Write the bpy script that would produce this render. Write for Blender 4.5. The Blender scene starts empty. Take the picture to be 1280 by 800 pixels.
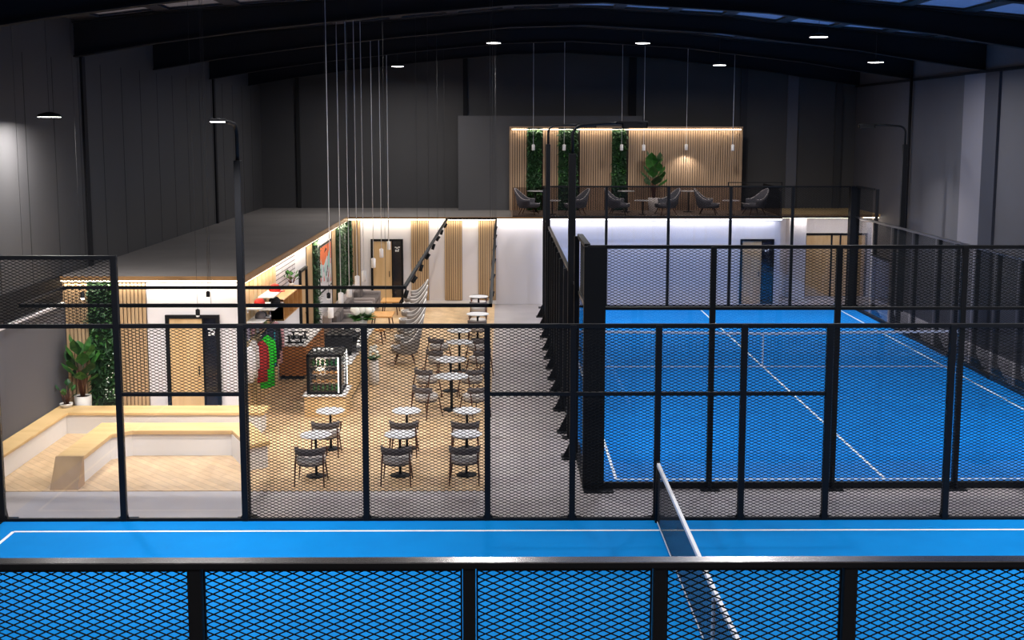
import bpy, math, random
from mathutils import Vector, Matrix
random.seed(7)
PI = math.pi
S = bpy.context.scene
COL = S.collection

# ------------------------------------------------------------------ materials
def srgb(r, g, b):
    f = lambda c: (c/255/12.92) if c/255 <= .04045 else ((c/255+.055)/1.055)**2.4
    return (f(r), f(g), f(b), 1)

def mat(name, col, rough=.6, metal=0, spec=.5, noise=None, bump=0, nscale=20, emit=0, coat=0):
    m = bpy.data.materials.new(name); m.use_nodes = True
    nt = m.node_tree; b = nt.nodes['Principled BSDF']
    b.inputs['Base Color'].default_value = col
    b.inputs['Roughness'].default_value = rough
    b.inputs['Metallic'].default_value = metal
    b.inputs['Specular IOR Level'].default_value = spec
    b.inputs['Coat Weight'].default_value = coat
    if emit:
        b.inputs['Emission Color'].default_value = col
        b.inputs['Emission Strength'].default_value = emit
    if noise or bump:
        tc = nt.nodes.new('ShaderNodeTexCoord')
        n = nt.nodes.new('ShaderNodeTexNoise'); n.inputs['Scale'].default_value = nscale
        n.inputs['Detail'].default_value = 6
        nt.links.new(tc.outputs['Object'], n.inputs['Vector'])
        if noise:
            r = nt.nodes.new('ShaderNodeValToRGB')
            r.color_ramp.elements[0].position = .3; r.color_ramp.elements[1].position = .7
            r.color_ramp.elements[0].color = col; r.color_ramp.elements[1].color = noise
            nt.links.new(n.outputs['Fac'], r.inputs['Fac'])
            nt.links.new(r.outputs['Color'], b.inputs['Base Color'])
        if bump:
            bp = nt.nodes.new('ShaderNodeBump'); bp.inputs['Strength'].default_value = bump
            bp.inputs['Distance'].default_value = .02
            nt.links.new(n.outputs['Fac'], bp.inputs['Height'])
            nt.links.new(bp.outputs['Normal'], b.inputs['Normal'])
    return m

def wood_mat(name, c1, c2, scale=(1, 1, 1), rough=.45, planks=None):
    """grain stretched along one axis; planks=(plank length, plank width) adds a board layout"""
    m = bpy.data.materials.new(name); m.use_nodes = True
    nt = m.node_tree; b = nt.nodes['Principled BSDF']; L = nt.links.new
    b.inputs['Roughness'].default_value = rough
    tc = nt.nodes.new('ShaderNodeTexCoord'); mp = nt.nodes.new('ShaderNodeMapping')
    mp.inputs['Scale'].default_value = scale
    L(tc.outputs['Object'], mp.inputs['Vector'])
    n = nt.nodes.new('ShaderNodeTexNoise'); n.inputs['Scale'].default_value = 4; n.inputs['Detail'].default_value = 7
    n.inputs['Distortion'].default_value = .6
    L(mp.outputs['Vector'], n.inputs['Vector'])
    r = nt.nodes.new('ShaderNodeValToRGB')
    r.color_ramp.elements[0].position = .3; r.color_ramp.elements[1].position = .7
    r.color_ramp.elements[0].color = c1; r.color_ramp.elements[1].color = c2
    L(n.outputs['Fac'], r.inputs['Fac'])
    if planks:
        br = nt.nodes.new('ShaderNodeTexBrick')
        br.inputs['Scale'].default_value = 1
        br.inputs['Brick Width'].default_value = planks[0]; br.inputs['Row Height'].default_value = planks[1]
        br.inputs['Mortar Size'].default_value = .004
        br.inputs['Color1'].default_value = (.82, .82, .82, 1); br.inputs['Color2'].default_value = (1, 1, 1, 1)
        br.inputs['Mortar'].default_value = (.5, .45, .4, 1)
        mp2 = nt.nodes.new('ShaderNodeMapping'); mp2.inputs['Rotation'].default_value = (0, 0, PI/4)
        L(tc.outputs['Object'], mp2.inputs['Vector']); L(mp2.outputs['Vector'], br.inputs['Vector'])
        mx = nt.nodes.new('ShaderNodeMix'); mx.data_type = 'RGBA'; mx.blend_type = 'MULTIPLY'
        mx.inputs[0].default_value = 1
        L(r.outputs['Color'], mx.inputs[6]); L(br.outputs['Color'], mx.inputs[7])
        L(mx.outputs[2], b.inputs['Base Color'])
    else:
        L(r.outputs['Color'], b.inputs['Base Color'])
    return m

def glass_mat(name, tint=(1, 1, 1, 1), fac=.04, rough=.02):
    m = bpy.data.materials.new(name); m.use_nodes = True
    nt = m.node_tree; nt.nodes.clear(); L = nt.links.new
    o = nt.nodes.new('ShaderNodeOutputMaterial'); t = nt.nodes.new('ShaderNodeBsdfTransparent')
    t.inputs['Color'].default_value = tint
    g = nt.nodes.new('ShaderNodeBsdfGlossy'); g.inputs['Roughness'].default_value = rough
    lw = nt.nodes.new('ShaderNodeLayerWeight'); lw.inputs['Blend'].default_value = .15
    mt = nt.nodes.new('ShaderNodeMath'); mt.operation = 'MULTIPLY_ADD'
    mt.inputs[1].default_value = .5; mt.inputs[2].default_value = fac
    mx = nt.nodes.new('ShaderNodeMixShader')
    L(lw.outputs['Fresnel'], mt.inputs[0]); L(mt.outputs[0], mx.inputs['Fac'])
    L(t.outputs[0], mx.inputs[1]); L(g.outputs[0], mx.inputs[2]); L(mx.outputs[0], o.inputs['Surface'])
    return m

M = {}
M['black'] = mat('black powder coat', (.0065, .007, .009, 1), .5, spec=.18)
M['blackgloss'] = mat('dark satin steel', (.14, .14, .15, 1), .3, metal=1)
M['cap'] = mat('brushed steel cap', (.36, .36, .37, 1), .25, metal=1)
M['mesh'] = mat('black coated mesh', (.006, .007, .009, 1), .75, spec=.15)
M['court'] = mat('blue acrylic court', (.0008, .195, .585, 1), .7, spec=.08, noise=(.001, .222, .645, 1), nscale=1.2)
M['line'] = mat('white line paint', (.85, .88, .9, 1), .6)
M['concrete'] = mat('polished concrete', srgb(166, 160, 163), .42, noise=srgb(182, 176, 177), nscale=.9)
M['darkwall'] = mat('dark grey cladding', srgb(66, 65, 67), .7, noise=srgb(60, 59, 61), nscale=.5)
M['lightdark'] = mat('mid grey panel', srgb(88, 89, 98), .7)
M['rightwall'] = mat('slate grey cladding', srgb(83, 83, 91), .65, noise=srgb(76, 76, 84), nscale=.4)
M['rightpanel'] = mat('pale slate pilaster', srgb(112, 111, 122), .6)
M['seam'] = mat('cladding seam', srgb(24, 24, 26), .8)
M['steel'] = mat('black painted steel', (.009, .009, .012, 1), .7, spec=.2)
M['colsteel'] = mat('dark blue grey steel', srgb(50, 53, 66), .6)
M['subtle'] = mat('shadow grey cladding', srgb(50, 50, 54), .75)
M['roof'] = mat('dark roof sheet', srgb(58, 56, 62), .8)
M['white'] = mat('white wall paint', srgb(226, 222, 226), .75)
M['whitegloss'] = mat('white lacquer', srgb(238, 236, 236), .4)
M['roofslab'] = mat('grey flat roof felt', srgb(122, 117, 114), .9, noise=srgb(110, 105, 103), nscale=.6)
M['oak'] = wood_mat('oak veneer', srgb(208, 174, 126), srgb(226, 196, 150), (1, 1, .12))
M['oakh'] = wood_mat('oak bench top', srgb(208, 174, 120), srgb(224, 192, 140), (.2, 1, 1))
M['endoak'] = wood_mat('grey oak end panel', srgb(176, 144, 106), srgb(190, 158, 120), (1, 1, .3))
M['oakd'] = wood_mat('oak door leaf', srgb(206, 170, 122), srgb(222, 190, 145), (2, 2, .2))
M['floorwood'] = wood_mat('oak herringbone floor', srgb(204, 172, 132), srgb(226, 196, 156), (1, .3, 1), .4, planks=(.9, .14))
M['slat'] = wood_mat('oak slat', srgb(178, 148, 112), srgb(200, 170, 134), (1, 1, .1))
M['slatdim'] = wood_mat('walnut tinted slat', srgb(158, 130, 104), srgb(180, 150, 122), (1, 1, .1))
M['felt'] = mat('black felt backing', srgb(38, 32, 28), .95)
M['brownwood'] = wood_mat('warm brown wood', srgb(150, 92, 44), srgb(182, 118, 62), (1, .3, 1))
M['fascia'] = wood_mat('brown oak fascia', srgb(140, 104, 66), srgb(164, 126, 84), (.3, .3, 1))
M['orangewood'] = wood_mat('honey wood', srgb(200, 144, 82), srgb(220, 168, 104), (1, .3, 1))
M['legwood'] = mat('dark walnut leg', srgb(84, 46, 30), .5)
M['seatlight'] = mat('light grey upholstery', srgb(196, 190, 188), .9, noise=srgb(180, 174, 172), nscale=60)
M['seatdark'] = mat('charcoal upholstery', srgb(96, 90, 92), .9)
M['sofa'] = mat('grey sofa fabric', srgb(146, 138, 138), .9, noise=srgb(132, 124, 124), nscale=40)
M['sofadark'] = mat('dark grey cushion', srgb(92, 85, 85), .9)
M['wing'] = mat('mid grey felt shell', srgb(140, 136, 136), .9)
M['wingdark'] = mat('slate shell fabric', srgb(104, 106, 116), .9)
M['piping'] = mat('pale piping', srgb(236, 234, 234), .5)
M['mezzfloor'] = wood_mat('grey brown floor boards', srgb(112, 96, 86), srgb(128, 112, 102), (.3, 1, 1))
M['marble'] = mat('white marble top', srgb(232, 234, 240), .3, noise=srgb(205, 208, 216), nscale=8)
M['darkglass'] = mat('dark tinted glass', srgb(22, 26, 38), .12, spec=.6)
M['glass'] = glass_mat('clear court glass')
M['smoke'] = glass_mat('smoked balustrade glass', (.74, .71, .71, 1), .03)
M['glassb'] = glass_mat('court glass with painted blue reflection', (.895, .918, .985, 1), .06)  # blue tint stands in for the court's reflection in this glass
M['sky'] = glass_mat('skylight sheet', (.85, .85, .85, 1), .02, .3)
M['led'] = mat('warm LED strip', (1, .86, .62, 1), emit=9)
M['ledw'] = mat('white LED strip', (1, .97, .93, 1), emit=7)
M['lampface'] = mat('lit lamp diffuser', (1, .97, .94, 1), emit=14)
M['pendant'] = mat('white opal pendant', srgb(240, 236, 236), .35)
M['cord'] = mat('pale cord', srgb(225, 225, 228), .5)
M['corddark'] = mat('dark cord', srgb(50, 50, 52), .5)
M['leaf'] = mat('green leaf', srgb(34, 80, 32), .45, noise=srgb(56, 106, 40), nscale=9)
M['leafdark'] = mat('deep green leaf', srgb(14, 48, 24), .55, noise=srgb(28, 74, 32), nscale=7)
M['moss'] = mat('dark moss', srgb(12, 34, 16), .95, noise=srgb(24, 58, 22), nscale=14)
M['petal'] = mat('white petal', srgb(240, 240, 234), .7)
M['potwhite'] = mat('matt white pot', srgb(220, 216, 214), .6)
M['soil'] = mat('dark soil', srgb(40, 28, 22), .95)
M['red'] = mat('red cap fabric', srgb(214, 50, 42), .8)
M['jacketred'] = mat('dark red fabric', srgb(150, 30, 30), .85)
M['green'] = mat('bright green fabric', srgb(30, 200, 36), .8)
M['navy'] = mat('navy fabric', srgb(38, 42, 62), .85)
M['teal'] = mat('teal stripe', srgb(40, 140, 160), .8)
M['blackcloth'] = mat('black fabric', srgb(30, 29, 33), .85)
M['whitecloth'] = mat('white fabric', srgb(222, 218, 222), .85)
M['pink'] = mat('pale pink fabric', srgb(222, 170, 176), .85)
M['lilac'] = mat('lilac grey', srgb(150, 140, 160), .8)
M['olive'] = mat('soft green', srgb(140, 160, 110), .8)
M['coral'] = mat('coral ink', srgb(236, 120, 70), .7)
M['aqua'] = mat('aqua ink', srgb(170, 222, 214), .7)
M['chrome'] = mat('chrome', (.7, .7, .72, 1), .2, metal=1)
M['netm'] = mat('black net cord', (.008, .009, .014, 1), .8)
M['tape'] = mat('white net tape', srgb(222, 224, 234), .6)
M['food'] = mat('pastry', srgb(206, 150, 90), .7)
M['bottle'] = mat('green bottle glass', srgb(40, 110, 60), .2)
M['brick'] = mat('white slat sign', srgb(222, 218, 222), .7)

def brick_board():
    m = bpy.data.materials.new('white plank wall'); m.use_nodes = True
    nt = m.node_tree; b = nt.nodes['Principled BSDF']; L = nt.links.new
    tc = nt.nodes.new('ShaderNodeTexCoord'); mp = nt.nodes.new('ShaderNodeMapping')
    mp.inputs['Rotation'].default_value = (0, 0, 0)
    cx = nt.nodes.new('ShaderNodeSeparateXYZ'); cb = nt.nodes.new('ShaderNodeCombineXYZ')
    L(tc.outputs['Object'], cx.inputs[0]); L(cx.outputs['Y'], cb.inputs['X']); L(cx.outputs['Z'], cb.inputs['Y'])
    br = nt.nodes.new('ShaderNodeTexBrick'); L(cb.outputs[0], br.inputs['Vector'])
    br.inputs['Scale'].default_value = 1; br.inputs['Brick Width'].default_value = .95
    br.inputs['Row Height'].default_value = .11; br.inputs['Mortar Size'].default_value = .012
    br.inputs['Color1'].default_value = srgb(216, 210, 216); br.inputs['Color2'].default_value = srgb(200, 194, 202)
    br.inputs['Mortar'].default_value = srgb(84, 78, 88)
    L(br.outputs['Color'], b.inputs['Base Color']); b.inputs['Roughness'].default_value = .7
    return m
M['planks'] = brick_board()

# ------------------------------------------------------------------ mesh helpers
class MB:
    def __init__(s): s.v = []; s.f = []; s.m = []; s.sm = []
    def add(s, vs, fs, m=0, smooth=False):
        o = len(s.v); s.v += [tuple(p) for p in vs]
        for f in fs: s.f.append(tuple(i+o for i in f)); s.m.append(m); s.sm.append(smooth)
        return s
    def box(s, x0, x1, y0, y1, z0, z1, m=0):
        vs = [(x, y, z) for z in (z0, z1) for y in (y0, y1) for x in (x0, x1)]
        return s.add(vs, [(0, 2, 3, 1), (4, 5, 7, 6), (0, 1, 5, 4), (2, 6, 7, 3), (0, 4, 6, 2), (1, 3, 7, 5)], m)
    def hexa(s, vs, m=0):   # bottom four, top four, counter-clockwise from above
        return s.add(vs, [(3, 2, 1, 0), (4, 5, 6, 7), (0, 1, 5, 4), (1, 2, 6, 5), (2, 3, 7, 6), (3, 0, 4, 7)], m)
    def prism(s, poly, z0, z1, m=0):
        n = len(poly)
        a = sum(poly[i][0]*poly[(i+1) % n][1]-poly[(i+1) % n][0]*poly[i][1] for i in range(n))
        if a < 0: poly = poly[::-1]
        vs = [(x, y, z0) for x, y in poly]+[(x, y, z1) for x, y in poly]
        fs = [tuple(range(n-1, -1, -1)), tuple(range(n, 2*n))]
        fs += [(i, (i+1) % n, n+(i+1) % n, n+i) for i in range(n)]
        return s.add(vs, fs, m)
    def tube(s, path, r, n=8, m=0, cap=True, sy=1.0):
        P = [Vector(p) for p in path]; rs = r if isinstance(r, (list, tuple)) else [r]*len(P)
        rings = []; up = Vector((0, 0, 1))
        d0 = (P[1]-P[0]).normalized()
        a = d0.orthogonal().normalized() if abs(d0.z) > .99 else d0.cross(up).normalized()
        for i, p in enumerate(P):
            d = (P[min(i+1, len(P)-1)]-P[max(i-1, 0)]).normalized()
            a = (a-d*a.dot(d))
            a = a.normalized() if a.length > 1e-6 else d.orthogonal().normalized()
            b = d.cross(a)
            rings.append([p+a*(rs[i]*math.cos(2*PI*k/n))+b*(rs[i]*sy*math.sin(2*PI*k/n)) for k in range(n)])
        o = len(s.v)
        for R in rings: s.v += [tuple(q) for q in R]
        for i in range(len(P)-1):
            for k in range(n):
                s.f.append((o+i*n+k, o+i*n+(k+1) % n, o+(i+1)*n+(k+1) % n, o+(i+1)*n+k)); s.m.append(m); s.sm.append(True)
        if cap:
            s.f.append(tuple(o+k for k in range(n-1, -1, -1))); s.m.append(m); s.sm.append(False)
            s.f.append(tuple(o+(len(P)-1)*n+k for k in range(n))); s.m.append(m); s.sm.append(False)
        return s
    def lathe(s, prof, c=(0, 0, 0), n=24, m=0, sx=1, sy=1):
        o = len(s.v)
        for r, z in prof:
            for k in range(n):
                s.v.append((c[0]+r*sx*math.cos(2*PI*k/n), c[1]+r*sy*math.sin(2*PI*k/n), c[2]+z))
        for i in range(len(prof)-1):
            for k in range(n):
                s.f.append((o+i*n+k, o+i*n+(k+1) % n, o+(i+1)*n+(k+1) % n, o+(i+1)*n+k)); s.m.append(m); s.sm.append(True)
        s.f.append(tuple(o+k for k in range(n-1, -1, -1))); s.m.append(m); s.sm.append(False)
        s.f.append(tuple(o+(len(prof)-1)*n+k for k in range(n))); s.m.append(m); s.sm.append(False)
        return s
    def build(s, name, mats, parent=None, loc=None, bevel=0, sub=0):
        me = bpy.data.meshes.new(name); me.from_pydata(s.v, [], s.f)
        if not isinstance(mats, (list, tuple)): mats = [mats]
        for k in mats: me.materials.append(M[k] if isinstance(k, str) else k)
        me.polygons.foreach_set('material_index', s.m); me.polygons.foreach_set('use_smooth', s.sm)
        me.update()
        o = bpy.data.objects.new(name, me); COL.objects.link(o)
        if parent: o.parent = parent
        if loc: o.location = loc
        if bevel:
            b = o.modifiers.new('bevel', 'BEVEL'); b.width = bevel; b.segments = 2; b.limit_method = 'ANGLE'
        if sub:
            b = o.modifiers.new('sub', 'SUBSURF'); b.levels = sub; b.render_levels = sub
        return o

def tag(o, label=None, cat=None, group=None, kind=None):
    if label: o['label'] = label
    if cat: o['category'] = cat
    if group: o['group'] = group
    if kind: o['kind'] = kind
    return o
def thing(name, label, cat, loc=(0, 0, 0), rz=0, group=None):
    o = bpy.data.objects.new(name, None); COL.objects.link(o); o.empty_display_size = .1
    o.location = loc; o.rotation_euler = (0, 0, rz)
    return tag(o, label, cat, group)
def struct(name, mb, mats, parent=None, label=None, **k):
    o = mb.build(name, mats, parent, **k)
    if not parent: tag(o, label, 'structure', kind='structure')
    return o
def children(o): return [c for c in KIDS.get(o.name, [])]
KIDS = {}
def copy_tree(o, loc=None, rz=None, label=None, group=None, parent=None, scale=None):
    c = o.copy(); COL.objects.link(c)
    if parent: c.parent = parent
    if loc is not None: c.location = loc
    if rz is not None: c.rotation_euler = (0, 0, rz)
    if scale: c.scale = (scale,)*3
    if label: c['label'] = label
    if group: c['group'] = group
    for ch in list(o.children): copy_tree(ch, parent=c)
    return c

# ------------------------------------------------------------------ the hall
XL, XR, YB = -9.0, 13.25, 44.6
struct('floor', MB().box(XL-.3, XR+.3, -4, YB+.3, -.3, 0), 'concrete', label='pale grey polished concrete floor of the whole hall')
struct('floor', MB().box(-8.9, -.25, 19.12, 40.12, 0, .012), 'floorwood', label='oak herringbone floor of the cafe and lounge')
RY = [2.0, 7.9, 13.65, 19.5, 25.4, 31.1, 37.0, 42.6]      # the left feet of the rafters
def ry(Yl, x): return Yl+(x-XL)/22.25*1.7
RP = [(-9, 7.47), (-7.34, 7.76), (-5.18, 8.06), (-2.65, 8.35), (.21, 8.62), (2.2, 8.69), (5.9, 8.50), (7.15, 8.35), (9.65, 8.08), (10.8, 7.90), (13.25, 7.56)]
def rz_(x):
    for (a, za), (b, zb) in zip(RP, RP[1:]):
        if a <= x <= b: return za+(zb-za)*(x-a)/(b-a)
    return RP[0][1] if x < 0 else RP[-1][1]
def top_(x):   # deeper haunch at both ends
    e = max(0, abs(x-2.1)-6.2)/4.9
    return .46+.27*min(1, e)
struct('wall_left', MB().box(XL-.3, XL, -4, YB, 0, 8.3), 'darkwall', label='dark grey clad long wall on the left of the hall')
struct('wall_right', MB().box(XR, XR+.3, -4, YB, 0, 8.4), 'rightwall', label='slate grey clad long wall on the right of the hall')
bw = MB(); pts = [(x, z+top_(x)+.02) for x, z in RP]
vs = [(x, YB, 0) for x, z in pts]+[(x, YB, z) for x, z in pts]+[(x, YB+.3, 0) for x, z in pts]+[(x, YB+.3, z) for x, z in pts]
n = len(pts)
bw.add(vs, [(i, i+1, n+i+1, n+i) for i in range(n-1)]+[(2*n+i+1, 2*n+i, 3*n+i, 3*n+i+1) for i in range(n-1)]+[(n+i, n+i+1, 3*n+i+1, 3*n+i) for i in range(n-1)])
struct('wall_back', bw, 'darkwall', label='dark grey gable wall at the far end of the hall')
struct('wall_front', MB().box(XL-.3, XR+.3, -4.3, -4, 0, 9.5), 'darkwall', label='dark grey gable wall at the near end of the hall')
# roof sheets with skylight openings
rf = MB(); sk = MB()
def roofz(x): x = max(min(x, XR), XL); return rz_(x)+top_(x)+.03
def roofquad(mb, x0, x1, y0, y1, t=.06, dz=0):
    z0, z1 = roofz(x0)+dz, roofz(x1)+dz
    mb.hexa([(x0, y0, z0), (x1, y0, z1), (x1, y1, z1), (x0, y1, z0), (x0, y0, z0+t), (x1, y0, z1+t), (x1, y1, z1+t), (x0, y1, z0+t)])
edges = [XL-.3, -8.45]; x = -8.45
while x < 12.4:
    edges.append(x+1.16); edges.append(x+1.46); x += 1.46
edges = [e for e in edges if e < XR-.2]+[XR+.3]
for i, (a, b) in enumerate(zip(edges, edges[1:])):
    if i % 2 == 0: roofquad(rf, a, b, -4.3, YB+.3)
    else:
        ys = [-4.3]+[ry(Y, (a+b)/2) for Y in RY]+[YB+.3]
        for k in range(len(ys)-1):
            y0, y1 = ys[k], ys[k+1]
            if y1-y0 < 2.2: roofquad(rf, a, b, y0, y1); continue
            roofquad(rf, a, b, y0, y0+.3); roofquad(rf, a, b, y1-.13, y1); roofquad(sk, a, b, y0+.3, y1-.13, .02, .02)
struct('ceiling', rf, 'roof', label='dark sheeted pitched roof with rows of skylight openings')
struct('window_1', sk, 'sky', label='rows of translucent skylight sheets between the roof rafters')
for k, Yl in enumerate(RY):
    r = MB()
    for (xa, za), (xb, zb) in zip(RP, RP[1:]):
        ya, yb_ = ry(Yl, xa), ry(Yl, xb); ta, tb = top_(xa), top_(xb)
        for (w, lo, hi, lo2, hi2) in ((.02, .03, ta-.03, .03, tb-.03), (.11, 0, .03, 0, .03), (.11, ta-.03, ta, tb-.03, tb)):   # web, bottom flange, top flange
            r.hexa([(xa, ya-w, za+lo), (xb, yb_-w, zb+lo2), (xb, yb_+w, zb+lo2), (xa, ya+w, za+lo),
                    (xa, ya-w, za+hi), (xb, yb_-w, zb+hi2), (xb, yb_+w, zb+hi2), (xa, ya+w, za+hi)])
    struct('trim_%d' % (k+1), r, 'steel', label='black steel portal rafter number %d counted from the camera end, spanning the roof' % (k+1))
    if k in (5, 7): continue
    c = MB().box(XL, XL+.05, Yl-.1+.35, Yl+.1+.35, 0, 7.5)
    struct('trim_left', c, 'steel', label='black steel column on the left wall, number %d from the camera end' % (k+1))
    if k > 4: continue
    yr = ry(Yl, XR)
    c = MB().box(XR-.10, XR, yr-.1, yr+.1, 0, 7.56)
    struct('trim_right', c, 'steel', label='black steel column on the right wall, number %d from the camera end' % (k+1))
sm = MB()
y = -3.5
while y < YB-.5:
    sm.box(XL-.001, XL+.004, y-.012, y+.012, 0, 7.4); y += 1.45
struct('trim_left', sm, 'seam', label='thin dark joints between the cladding sheets of the left wall')
sm = MB().box(XR-.06, XR, -4, YB, 7.50, 7.58)
struct('trim_right', sm, 'steel', label='black eaves rail running along the right wall')
struct('trim_right', MB().box(XR-.05, XR, 32.55, 34.1, 0, 7.5), 'rightpanel', label='pale slate pilaster on the right wall')
struct('trim_right', MB().box(XR-.08, XR, 31.65, 32.55, 0, 7.5), 'colsteel', label='broad dark blue grey steel column beside the pale pilaster on the right wall')
struct('trim_right', MB().tube([(XR-.1, 38.4, 0), (XR-.1, 38.4, 8.2)], .05, 8), 'steel', label='black rainwater pipe down the right wall')
for nm, x0, x1, z0, z1, mm in (('trim_back', -7.68, -7.55, 3, 8.2, 'seam'), ('trim_back', -5.75, -5.55, 3, 8.3, 'subtle'), ('trim_back', -1.45, -1.28, 6.43, 8.8, 'steel'),
                              ('trim_back', 4.72, 5.0, 6.43, 8.8, 'steel'), ('trim_back', 8.9, 9.15, 3, 8.6, 'subtle'), ('trim_back', 10.66, 11.05, 3, 8.3, 'lightdark'), ('trim_back', 12.45, 12.72, 3, 8, 'subtle')):
    struct(nm, MB().box(x0, x1, YB-.08, YB, z0, z1), mm, label='vertical %s strip on the gable wall %.1f m from its left corner' % ('pale grey' if mm == 'lightdark' else 'dark', x0-XL))
struct('wall_back', MB().box(-1.6, 5.1, 43.42, YB, 3, 6.43), mat('grey box cladding', srgb(78, 77, 80), .75), label='grey boxed-out wall behind the mezzanine slats')

# ------------------------------------------------------------------ lobby building
struct('wall_lobby', MB().box(XL, -5.35, 24.0, 24.15, 0, 2.92), 'white', label='white front wall of the lobby block with a washroom door')
struct('wall_lobby', MB().box(-5.45, -5.35, 24.15, 40.15, 0, 2.92), 'white', label='white side wall of the lobby block beside the cafe')
struct('wall_lobby', MB().box(-5.35, 9.5, 40.15, 40.3, 0, 2.9), 'white', label='white far wall below the mezzanine')
struct('wall_lobby', MB().box(9.5, 13.25, 42.0, 42.15, 0, 2.92), 'white', label='white recessed wall holding the double door')
struct('wall_lobby', MB().box(9.4, 9.5, 40.3, 42.0, 0, 2.9), 'white', label='short white return wall at the mezzanine corner')
struct('wall_lobby', MB().box(10.12, 10.7, 41.4, 42.0, 0, 2.92), 'white', label='white square pillar left of the double door')
struct('ceiling', MB().box(XL, -5.28, 23.86, YB, 2.92, 3.0), 'roofslab', label='grey flat roof over the lobby block')
struct('ceiling', MB().box(-5.28, .3, 40.05, YB, 2.92, 3.0), 'roofslab', label='narrow grey flat roof left of the mezzanine')
struct('floor', MB().box(.3, 9.5, 40.05, YB, 2.9, 3.0), 'mezzfloor', label='brown timber floor of the mezzanine')
struct('floor', MB().box(9.5, XR, 41.3, YB, 2.92, 3.0), 'oakh', label='timber edged slab above the double door recess')
# timber fascias and LED strips
def fascia(a, b, z0=2.87, z1=3.01, t=.03, lab='', led='led'):
    (x0, y0), (x1, y1) = a, b; d = Vector((x1-x0, y1-y0)).normalized(); nx, ny = d.y, -d.x
    g = MB(); q = [(x0, y0), (x1, y1), (x1+nx*t, y1+ny*t), (x0+nx*t, y0+ny*t)]
    g.prism(q, z0, z1)
    struct('trim_fascia', g, 'fascia', label='honey timber fascia '+lab)
    g = MB(); o = -.045; q = [(x0+nx*o, y0+ny*o), (x1+nx*o, y1+ny*o), (x1+nx*(o+.035), y1+ny*(o+.035)), (x0+nx*(o+.035), y0+ny*(o+.035))]
    g.prism(q, z0-.03, z0-.002)
    struct('trim_led', g, led, label='glowing LED strip '+lab)
fascia((XL, 23.86), (-5.25, 23.86), 2.93, 3.01, lab='over the lobby front wall')
fascia((-5.25, 23.86), (-5.25, 40.02), lab='along the side wall above the cafe')
fascia((-5.25, 40.02), (-.2, 40.02), 2.93, 3.0, lab='over the far lounge wall')
fascia((-.2, 40.02), (9.5, 40.02), 2.93, 3.0, lab='under the mezzanine edge', led='ledw')
fascia((9.6, 41.27), (13.2, 41.27), 2.9, 3.0, lab='over the double door recess')
# left liner wall and painted shade band
struct('wall_left', MB().box(XL, -8.93, 17.9, 24.0, 0, 2.42), 'lightdark', label='mid grey low liner wall at the left of the benches')
struct('trim_left', MB().box(XL, -8.9, 17.9, 24.0, 2.42, 2.47), 'white', label='white capping along the top of the low grey liner wall')
struct('trim_left', MB().box(XL, XL+.05, 12, 24.0, 2.52, 3.02), 'steel', label='dark band of painted wall shade above the low grey liner wall')  # dark strip stands in for shade on the wall above the liner
struct('baseboard_back', MB().box(-5.35, -.2, 40.12, 40.15, 0, .12), 'whitegloss', label='white baseboard under the far lounge wall')

def slat_panel(name, label, w, z0, z1, loc, rz=0, m='slat', pitch=.07, group=None):
    g = MB().box(0, w, .005, .02, z0, z1, 0)
    k = int(w/pitch); p = w/k
    for i in range(k): g.box(i*p+p*.12, i*p+p*.88, -.03, .005, z0, z1, 1)
    o = g.build(name, ['felt', m], loc=loc); o.rotation_euler = (0, 0, rz)
    tag(o, label, 'wall panel', group); return o
G = 'oak slat panels around the lounge'
slat_panel('slat_panel', 'oak slat panel at the far left of the lobby front wall, behind the potted plant', .55, .02, 2.91, (-9.0, 23.975, 0), group=G)
slat_panel('slat_panel', 'oak slat panel between green moss strip and white lobby front wall', .62, .02, 2.91, (-7.89, 23.975, 0), group=G)
for x0, x1, l in ((-5.1, -4.82, 'oak slat panel in the far left corner of the lounge, left of the door'), (-3.1, -2.5, 'oak slat panel right next to the lounge door'),
                  (-1.96, -1.36, 'oak slat panel in the middle of the far lounge wall'), (-.81, -.21, 'rightmost oak slat panel on the far lounge wall')):
    slat_panel('slat_panel', l, x1-x0, .14, 2.9, (x0, 40.125, 0), group=G)
for y0, y1, l, p in ((24.16, 27.57, 'broad light oak slat backing behind the merchandise shelves', .42), (32.1, 32.85, 'oak slat panel beside the narrow side door', .09), (36.9, 37.5, 'oak slat panel right of the framed poster', .09)):
    slat_panel('slat_panel', l, y1-y0, .02, 2.9, (-5.325, y0, 0), PI/2, group=G, pitch=p, m='oak' if p > .2 else 'slat')

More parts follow.
